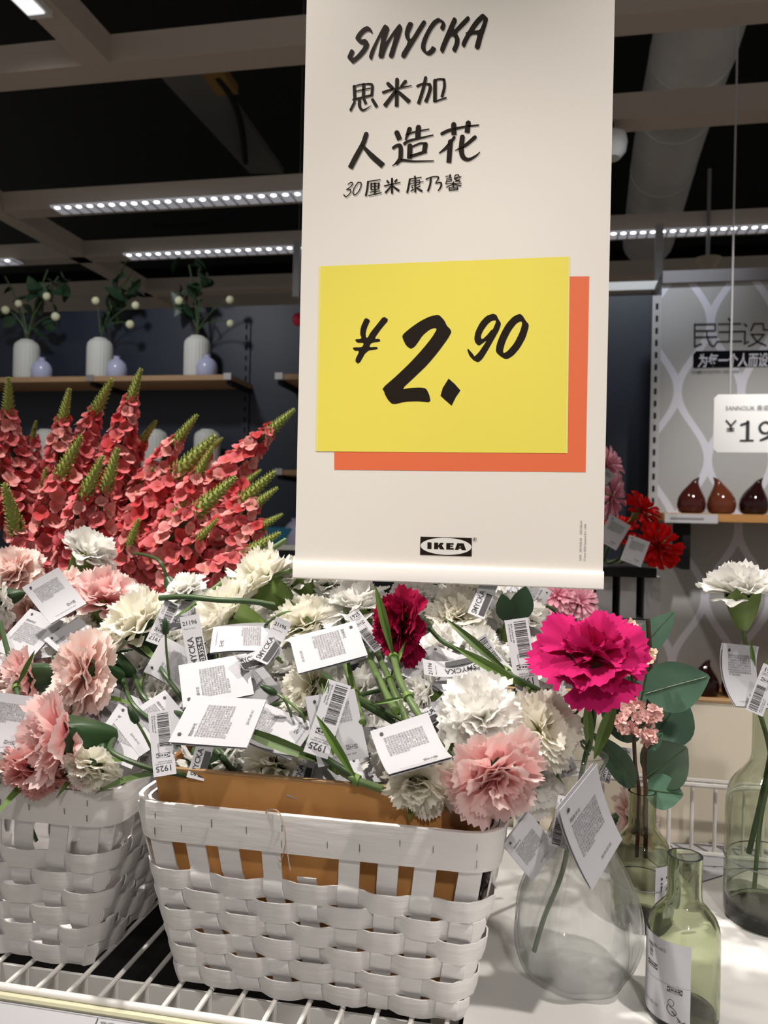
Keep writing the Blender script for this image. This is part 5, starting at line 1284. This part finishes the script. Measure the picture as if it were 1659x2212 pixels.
# ================================================================== GLASS VASES
def glass(name, label, c, outer, th, m, base_th, n=64, mod=None, group=None):
    """closed wall: outer profile up, inner profile down"""
    inner = [(max(.0004, r - th), max(z, base_th)) for r, z in outer if z > base_th * 1.02 or r > 0]
    inner = [(max(.0004, r - th), z) for r, z in outer if z >= base_th]
    pr = [(0.0002, 0)] + [(r, z) for r, z in outer] + inner[::-1] + [(inner[0][0] * .96, base_th), (.0002, base_th)]
    t = thing(name, label, 'vase', c, group); build(MB().lathe(pr, n, c, mod), 'glass_body', m, t); return t
def smoothprof(pts, n=5):
    return [(max(.0003, p.x), p.y) for p in catmull([V((a, b, 0)) for a, b in pts], n)]
VC = UZ(1243, 2105, TZ); VC.z = TZ
vp = smoothprof([(.030, .0), (.040, .003), (.0485, .020), (.0515, .040), (.0485, .062), (.038, .088), (.0255, .114), (.0185, .138), (.0168, .158), (.0185, .170), (.0222, .1785), (.0232, .1815), (.0222, .1835)], 5)
gm = lambda q, z: 1 + (.055 * cos(7 * q) * max(0, min(1, (.150 - z) / .06)) * min(1, z / .012 + .2))
clear_v = glass('clear_vase', 'clear pear shaped lobed glass vase holding the magenta carnation', VC, vp, .0022, MT['clear'], .007, 112, gm)
bp_ = smoothprof([(.0240, 0), (.0262, .002), (.0268, .010), (.0268, .040), (.0266, .062), (.0245, .074), (.0180, .083), (.0138, .088), (.0127, .095), (.0127, .112), (.0130, .1225)], 4)
BC1 = UZ(1382, 1990, TZ); BC1.z = TZ
BC2 = UZ(1473, 2192, TZ); BC2.z = TZ
g1 = glass('green_bottle', 'small green glass bottle with blossom twigs, behind', BC1, bp_, .0020, MT['green'], .006, 64, None, 'small green glass bottles')
g2 = glass('green_bottle', 'small empty green glass bottle with a white label, in front', BC2, bp_, .0020, MT['green'], .006, 64, None, 'small green glass bottles')
BC3 = UZ(1662, 1985, TZ); BC3.z = TZ
tp_ = smoothprof([(.0370, 0), (.0400, .003), (.0412, .014), (.0412, .075), (.0405, .110), (.0360, .128), (.0250, .142), (.0195, .152), (.0185, .165), (.0185, .205), (.0192, .216)], 5)
g3 = glass('tall_green_bottle', 'tall green glass bottle cut by the right edge with a white carnation', BC3, tp_, .0024, MT['greend'], .012, 72)
# thin clear ties round the two bottles
for par, c, r, z in ((g1, BC1, .0272, .040), (g3, BC3, .0416, .058)):
    ring_ = [c + V((r * cos(2*pi*i/48), r * sin(2*pi*i/48), z)) for i in range(49)]
    build(MB().tube(ring_, .0006, 6, False), 'tie_ring', MT['inkgrey'], par)
sq = UD(1447, 1928, cz(BC1) - .030); build(MB().tube([sq + RT * (.0058 * cos(i * pi / 12)) + UP * (.0090 * sin(i * pi / 12)) for i in range(25)], .0016, 8, False), 'seal_ring', mat('frosted_seal', (.45, .45, .45), .3, trans=.5), g1)
# curved white label on the front bottle
def curved_label(par, c, r, z0, z1, a0, a1, name='label'):
    mb = MB(); n = 20; vs = []
    for z in (z0, z1):
        for i in range(n + 1):
            a = a0 + (a1 - a0) * i / n; vs.append(c + V((r * cos(a), r * sin(a), z)))
    return build(mb.add(vs, [(i, i + 1, n + 2 + i, n + 1 + i) for i in range(n)]), name, MT['paper'], par)
vd = math.atan2(CAM.y - BC2.y, CAM.x - BC2.x)          # towards the camera
LA0, LA1 = vd - R(100), vd + R(12); rl = .0271
lb = curved_label(g2, BC2, rl, .006, .066, LA0, LA1)
def on_label(mb, u0, z0, rr_=None):                      # u metres along the label from its right end
    for v in mb.v:
        a = LA1 - (u0 - v.x) / rl; rr2 = rl + .0003
        x, y = v.x, v.y; v.x = BC2.x + rr2 * cos(a); v.y = BC2.y + rr2 * sin(a); v.z = BC2.z + z0 + y
    return mb
build(on_label(text_mb('003.396-605', .0036, 0, .0), .036, .057), 'label_text', MT['inkgrey'], lb, False)
build(on_label(shift(bars(0, 0, .010, .004, 0, 5), 0, 0, 0), .034, .049), 'label_bars', MT['inkgrey'], lb, False)
build(on_label(logo_mb(.011, 0, 0, 0), .036, .043), 'label_logo', MT['ink'], lb, False)
build(on_label(MB().add([(i * .002, s * .0002, 0) for s in (0, 1) for i in range(25)], [(i, i+1, 26+i, 25+i) for i in range(24)]), .0478, .0345), 'label_rule', MT['inkgrey'], lb, False)
build(on_label(logo_mb(.011, 0, 0, 0), .0165, .0315), 'label_logo', MT['ink'], lb, False)
build(on_label(text_mb('2019-05-16', .0034), .040, .014), 'label_text', MT['inkgrey'], lb, False)
build(on_label(stroke_mb([([(3 + 2.2*cos(a), 9 + 2.4*sin(a)) for a in [i*.8 for i in range(9)]], .35), ([(1,7),(0,4),(2,1),(5,0),(7,2),(5,5),(2,6)], .5), ([(4,3),(6,1)], .9), ([(7,0),(10,-3)], .5), ([(8,-1.5),(10,-3),(8,-3.2)], .5), ([(9,-5),(13,-3),(11,-7)], .5)]) if False else xf(stroke_mb([([(3 + 2.2*cos(a), 9 + 2.4*sin(a)) for a in [i*.8 for i in range(9)]], .35), ([(1,7),(0,4),(2,1),(5,0),(7,2),(5,5),(2,6)], .5), ([(4,3),(6,1)], .9), ([(7,0),(10,-3)], .5), ([(8,-1.5),(10,-3),(8,-3.2)], .5), ([(9,-5),(13,-3),(11,-7)], .5)]), lambda p: p * .0010), .0165, .013), 'care_symbol', MT['ink'], lb, False)
# label edge on the rear bottle
vd1 = math.atan2(CAM.y - BC1.y, CAM.x - BC1.x)
lb1 = curved_label(g1, BC1, .0271, .016, .062, vd1 + R(28), vd1 + R(110))
mbb = MB()
for z, w in ((.040, .008), (.046, .003), (.050, .004)): 
    mbb.add([BC1 + V((.0274 * cos(vd1 + R(a)), .0274 * sin(vd1 + R(a)), zz)) for a, zz in ((40, z), (60, z), (60, z + w * .6), (40, z + w * .6))], [(0, 1, 2, 3)])
build(mbb, 'label_bars', MT['ink'], lb1, False)

# ---- magenta carnation in the clear vase
C = UD(1278, 1398, .615)
st = [UD(1283, 1500, .64), UD(1282, 1560, .645), UD(1262, 1645, .648), VC + V((-.004, -.002, .135)), VC + V((-.012, 0, .085)), VC + V((-.026, .0, .045)), VC + V((-.034, .002, .014))]
mg = carnation('magenta carnation standing in the clear lobed vase', C, imgdir(105, 38), 120 / F * .615, 'magenta', FLAT, st, leaves=0)
for px, py, ang, s, mi in ((1283, 1640, 78, .75, 0), (1275, 1625, 100, .62, 0), (1290, 1530, 215, .35, 2)):
    q = UD(px, py, .648); d = imgdir(ang, 20); x = d.cross((CAM - q).normalized()).normalized(); placed('leaf', NARROW[mi], mg, frame(q, x, d, x.cross(d)) @ M4.Scale(s * 1.1, 4) @ M4.Diagonal((1.7, 1, 1, 1)))
build(MB().tube(catmull([UD(1272, 1630, .646), UD(1245, 1590, .64), UD(1240, 1550, .64), UD(1258, 1525, .64)], 6), .0011, 6), 'bud_stalk', MT['stem'], mg)
placed('bud', BUDM, mg, axis_frame(UD(1258, 1527, .64), imgdir(65, 0), 0, 1.25))
hang_tag(mg, 0, 0, 102, .85, 0, 1, 0, -.75, 1.34, UD(1274, 1782, .585), 'curved printed tag hanging at the clear vase', free_frame(UD(1274, 1782, .585), imgdir(113, 12), imgdir(30, -42)))
strip(mg, 0, 0, 84, 'c', 0, .9, 0, -.1, .72, UD(1214, 1775, .59))
strip(mg, 0, 0, 130, 'c', 2, .9, 0, -.3, .6, UD(1222, 1640, .63))

# ---- blossom and eucalyptus twigs in the rear bottle
nk = BC1 + V((0, 0, .118)); fl = BC1 + V((.004, 0, .060))
t = thing('eucalyptus_twig', 'eucalyptus twig with grey green round leaves in the rear green bottle', 'twig', fl, None)
d1 = cz(nk)
stm = catmull([fl, nk + V((.003, 0, 0)), UD(1392, 1650, d1), UD(1398, 1560, d1), UD(1405, 1450, d1), UD(1400, 1340, d1)], 6)
build(MB().tube(stm, .0020, 8), 'stem', MT['twig'], t)
def bigleaf(par, px, py, Lpx, Wpx, ang, tow, dep, m, fold=.05, curl=.1, roll=0):
    q = UD(px, py, dep); L = Lpx / F * dep; w = Wpx / F * dep; mb = leafmb(L, w, fold, curl, 10, .85)
    d = imgdir(ang, tow); z = ((CAM - q).normalized()); x = d.cross(z).normalized(); Mx = frame(q, x, d, x.cross(d)) @ M4.Rotation(R(roll), 4, 'Y')
    lf = placed('leaf', mb.mesh('leaf', m), par, Mx)
    vn = MB().tube([(0, L*.03, .0003), (0, L*.5, -curl*L*.25 + .0003), (0, L*.96, -curl*L*.92 + .0003)], .0006, 6); link('midrib', vn.mesh('midrib', MT['stem']), lf)
bigleaf(t, 1390, 1500, 140, 112, 22, 12, d1 - .02, MT['euca'], .08, -.1, 15)
bigleaf(t, 1372, 1420, 130, 62, 55, 5, d1 + .03, MT['euca'], .12, .15, -20)
bigleaf(t, 1400, 1610, 150, 130, 48, -20, d1 + .04, MT['euca'], .05, .1, -10)
bigleaf(t, 1395, 1570, 130, 90, 120, -10, d1 + .03, MT['euca'], .05, .1, 20)
bigleaf(t, 1378, 1600, 140, 75, 130, 10, d1 - .01, MT['leafdark'], .08, .1, 10)
bigleaf(t, 1395, 1680, 110, 110, 40, 5, d1 + .01, MT['leafdark'], .06, .1, 0)
bigleaf(t, 1392, 1705, 85, 75, -5, 5, d1, MT['euca'], .06, .1, 0)
bigleaf(t, 1372, 1700, 170, 60, 128, 20, d1 - .02, MT['leafdark'], .12, .1, 25)
bigleaf(t, 1400, 1620, 50, 26, 60, 20, d1 - .03, MT['euca'], .1, .1, 0)
t = thing('blossom_twig', 'brown twig with pale pink blossom clusters in the rear green bottle', 'twig', fl + V((-.008, 0, 0)))
stm = catmull([fl + V((-.008, 0, 0)), nk + V((-.003, 0, 0)), UD(1372, 1650, d1 - .02), UD(1368, 1560, d1 - .03), UD(1360, 1450, d1 - .03)], 6)
build(MB().tube(stm, .0018, 8), 'stem', MT['twig'], t)
def blossom_mesh(m, seed):
    rr = random.Random(seed); mb = MB()
    for k in range(6):
        a = k * pi / 3 + rr.uniform(-.2, .2); Mx = M4.Rotation(a, 4, 'Z') @ M4.Rotation(-R(rr.uniform(40, 75)), 4, 'X')
        mb.add([Mx @ V(p) for p in ((0, 0, 0), (-.35, .05, .6), (-.15, .12, 1), (.12, .1, .92), (.35, .05, .6))], [(0, 1, 2, 3, 4)])
    mb.sphere((0, 0, .15), .22, 6); return mb.mesh('blossom', m)
BLS = [blossom_mesh(MT['fill'], i) for i in range(3)] + [blossom_mesh(MT['fillc'], 9)]
rb2 = random.Random(5)
for cx, cy, sp, n, pale in ((1362, 1525, 20, 10, 0), (1352, 1570, 20, 10, 0), (1392, 1555, 26, 14, 0), (1410, 1540, 18, 7, 0), (1395, 1590, 16, 7, 0), (1358, 1438, 14, 6, 1), (1404, 1418, 14, 7, 1), (1375, 1415, 12, 4, 1), (1365, 1358, 10, 3, 1)):
    for i in range(n):
        q = UD(cx + rb2.gauss(0, sp * .6), cy + rb2.gauss(0, sp * .55), d1 - .04 + rb2.uniform(-.012, .012))
        placed('blossom', BLS[3] if pale and rb2.random() < .8 else rb2.choice(BLS[:3]), t, axis_frame(q, (CAM - q).normalized() + V((rb2.uniform(-.9, .9), 0, rb2.uniform(-.6, .9))), rb2.uniform(0, 6), .0058 * rb2.uniform(.8, 1.2)))
    build(MB().tube([UD(cx, cy, d1 - .035), stm[min(len(stm) - 1, len(stm) * 2 // 3)]], .0009, 6), 'stalk', MT['stem'], t)
strip(t, 0, 0, 75, 'd', 0, .9, 0, 0, .62, UD(1315, 1655, d1 + .03))
strip(t, 0, 0, 85, 'f', 0, .9, 0, .2, .6, UD(1352, 1650, d1 + .02))

# ---- white carnation in the tall bottle
d3 = cz(BC3)
C = UD(1600, 1270, d3 - .01)
wt = carnation('white carnation standing in the tall green bottle at the right edge', C, imgdir(97, 6), 84 / F * d3, 'white', [(4, 8, .85), (6, 24, .95), (8, 44, 1.0), (9, 66, 1.05)],
          [UD(1612, 1395, d3), UD(1628, 1460, d3), UD(1640, 1530, d3), BC3 + V((-.002, 0, .150)), BC3 + V((-.010, 0, .09)), BC3 + V((-.014, 0, .028))], light=True, leaves=0)
for px, py, ang, s in ((1640, 1470, 75, .6), (1632, 1450, 110, .5)):
    q = UD(px, py, d3 - .005); d = imgdir(ang, 20); x = d.cross((CAM - q).normalized()).normalized(); placed('leaf', NARROW[0], wt, frame(q, x, d, x.cross(d)) @ M4.Scale(s, 4))
build(MB().tube(catmull([BC3 + V((.004, .004, .20)), BC3 + V((-.004, .002, .14)), BC3 + V((-.019, .002, .060))], 5), .0026, 8), 'side_stem', MT['stem'], wt)
hang_tag(wt, 0, 0, 82, .8, 0, 3, 1, .8, 1.15, UD(1600, 1462, d3 - .02))
strip(wt, 0, 0, 68, 'a', 0, .9, 0, .2, .9, UD(1648, 1490, d3 - .05))

# ---- blush carnation lying behind the rear bottle, loose cards on the table
C = UZ(1400, 1770, TZ + .032); C.y = min(C.y, .90)
carnation('blush carnation lying on the table behind the rear green bottle', UD(1385, 1770, .86), imgdir(20, 30), 68 / F * .86, 'blush', FULL, [UD(1330, 1770, .87), UD(1300, 1800, .87)], leaves=0)
def card(px, py, ang, w, h, label, printed=True, dz=.0):
    c = UZ(px, py, TZ); t = thing('paper_card', label, 'paper card', V((c.x, c.y, TZ)), 'loose cards on the table')
    Mx = M4.Translation((c.x, c.y, TZ + .0008 + dz)) @ M4.Rotation(R(ang), 4, 'Z')
    placed('sheet', sheet(w, h).mesh('sheet', MT['paper']), t, Mx)
    if printed: placed('print', TAGS[0][3][0], t, Mx @ M4.Translation((0, 0, .0005)))
card(1500, 1862, 40, .085, .075, 'white printed card lying on the table between the bottles')
card(1560, 1850, 10, .10, .06, 'white card lying behind, left of the tall bottle', False, .0009)
card(1590, 1815, -15, .07, .05, 'small white card at the foot of the wire rack', False, .0018)
# nylon thread curling over the front rim
P = [UY(565, 1765, .578), UY(585, 1748, .573), UY(606, 1760, .571), UY(617, 1810, .569), UY(607, 1860, .573), UY(600, 1850, .575)]
o = build(MB().tube(catmull(P, 8), .0004, 5), 'nylon_thread', mat('straw_thread', (.45, .33, .22), .4)); tag(o, 'thin loose thread curling over the front basket rim', 'thread')
o = build(MB().tube(catmull([UY(575, 1750, .577), UY(600, 1752, .572), UY(614, 1790, .570), UY(622, 1850, .570), UY(627, 1880, .572)], 8), .0004, 5), 'nylon_thread', MT['nylon']); tag(o, 'second thin thread hanging lower down the front rim', 'thread')
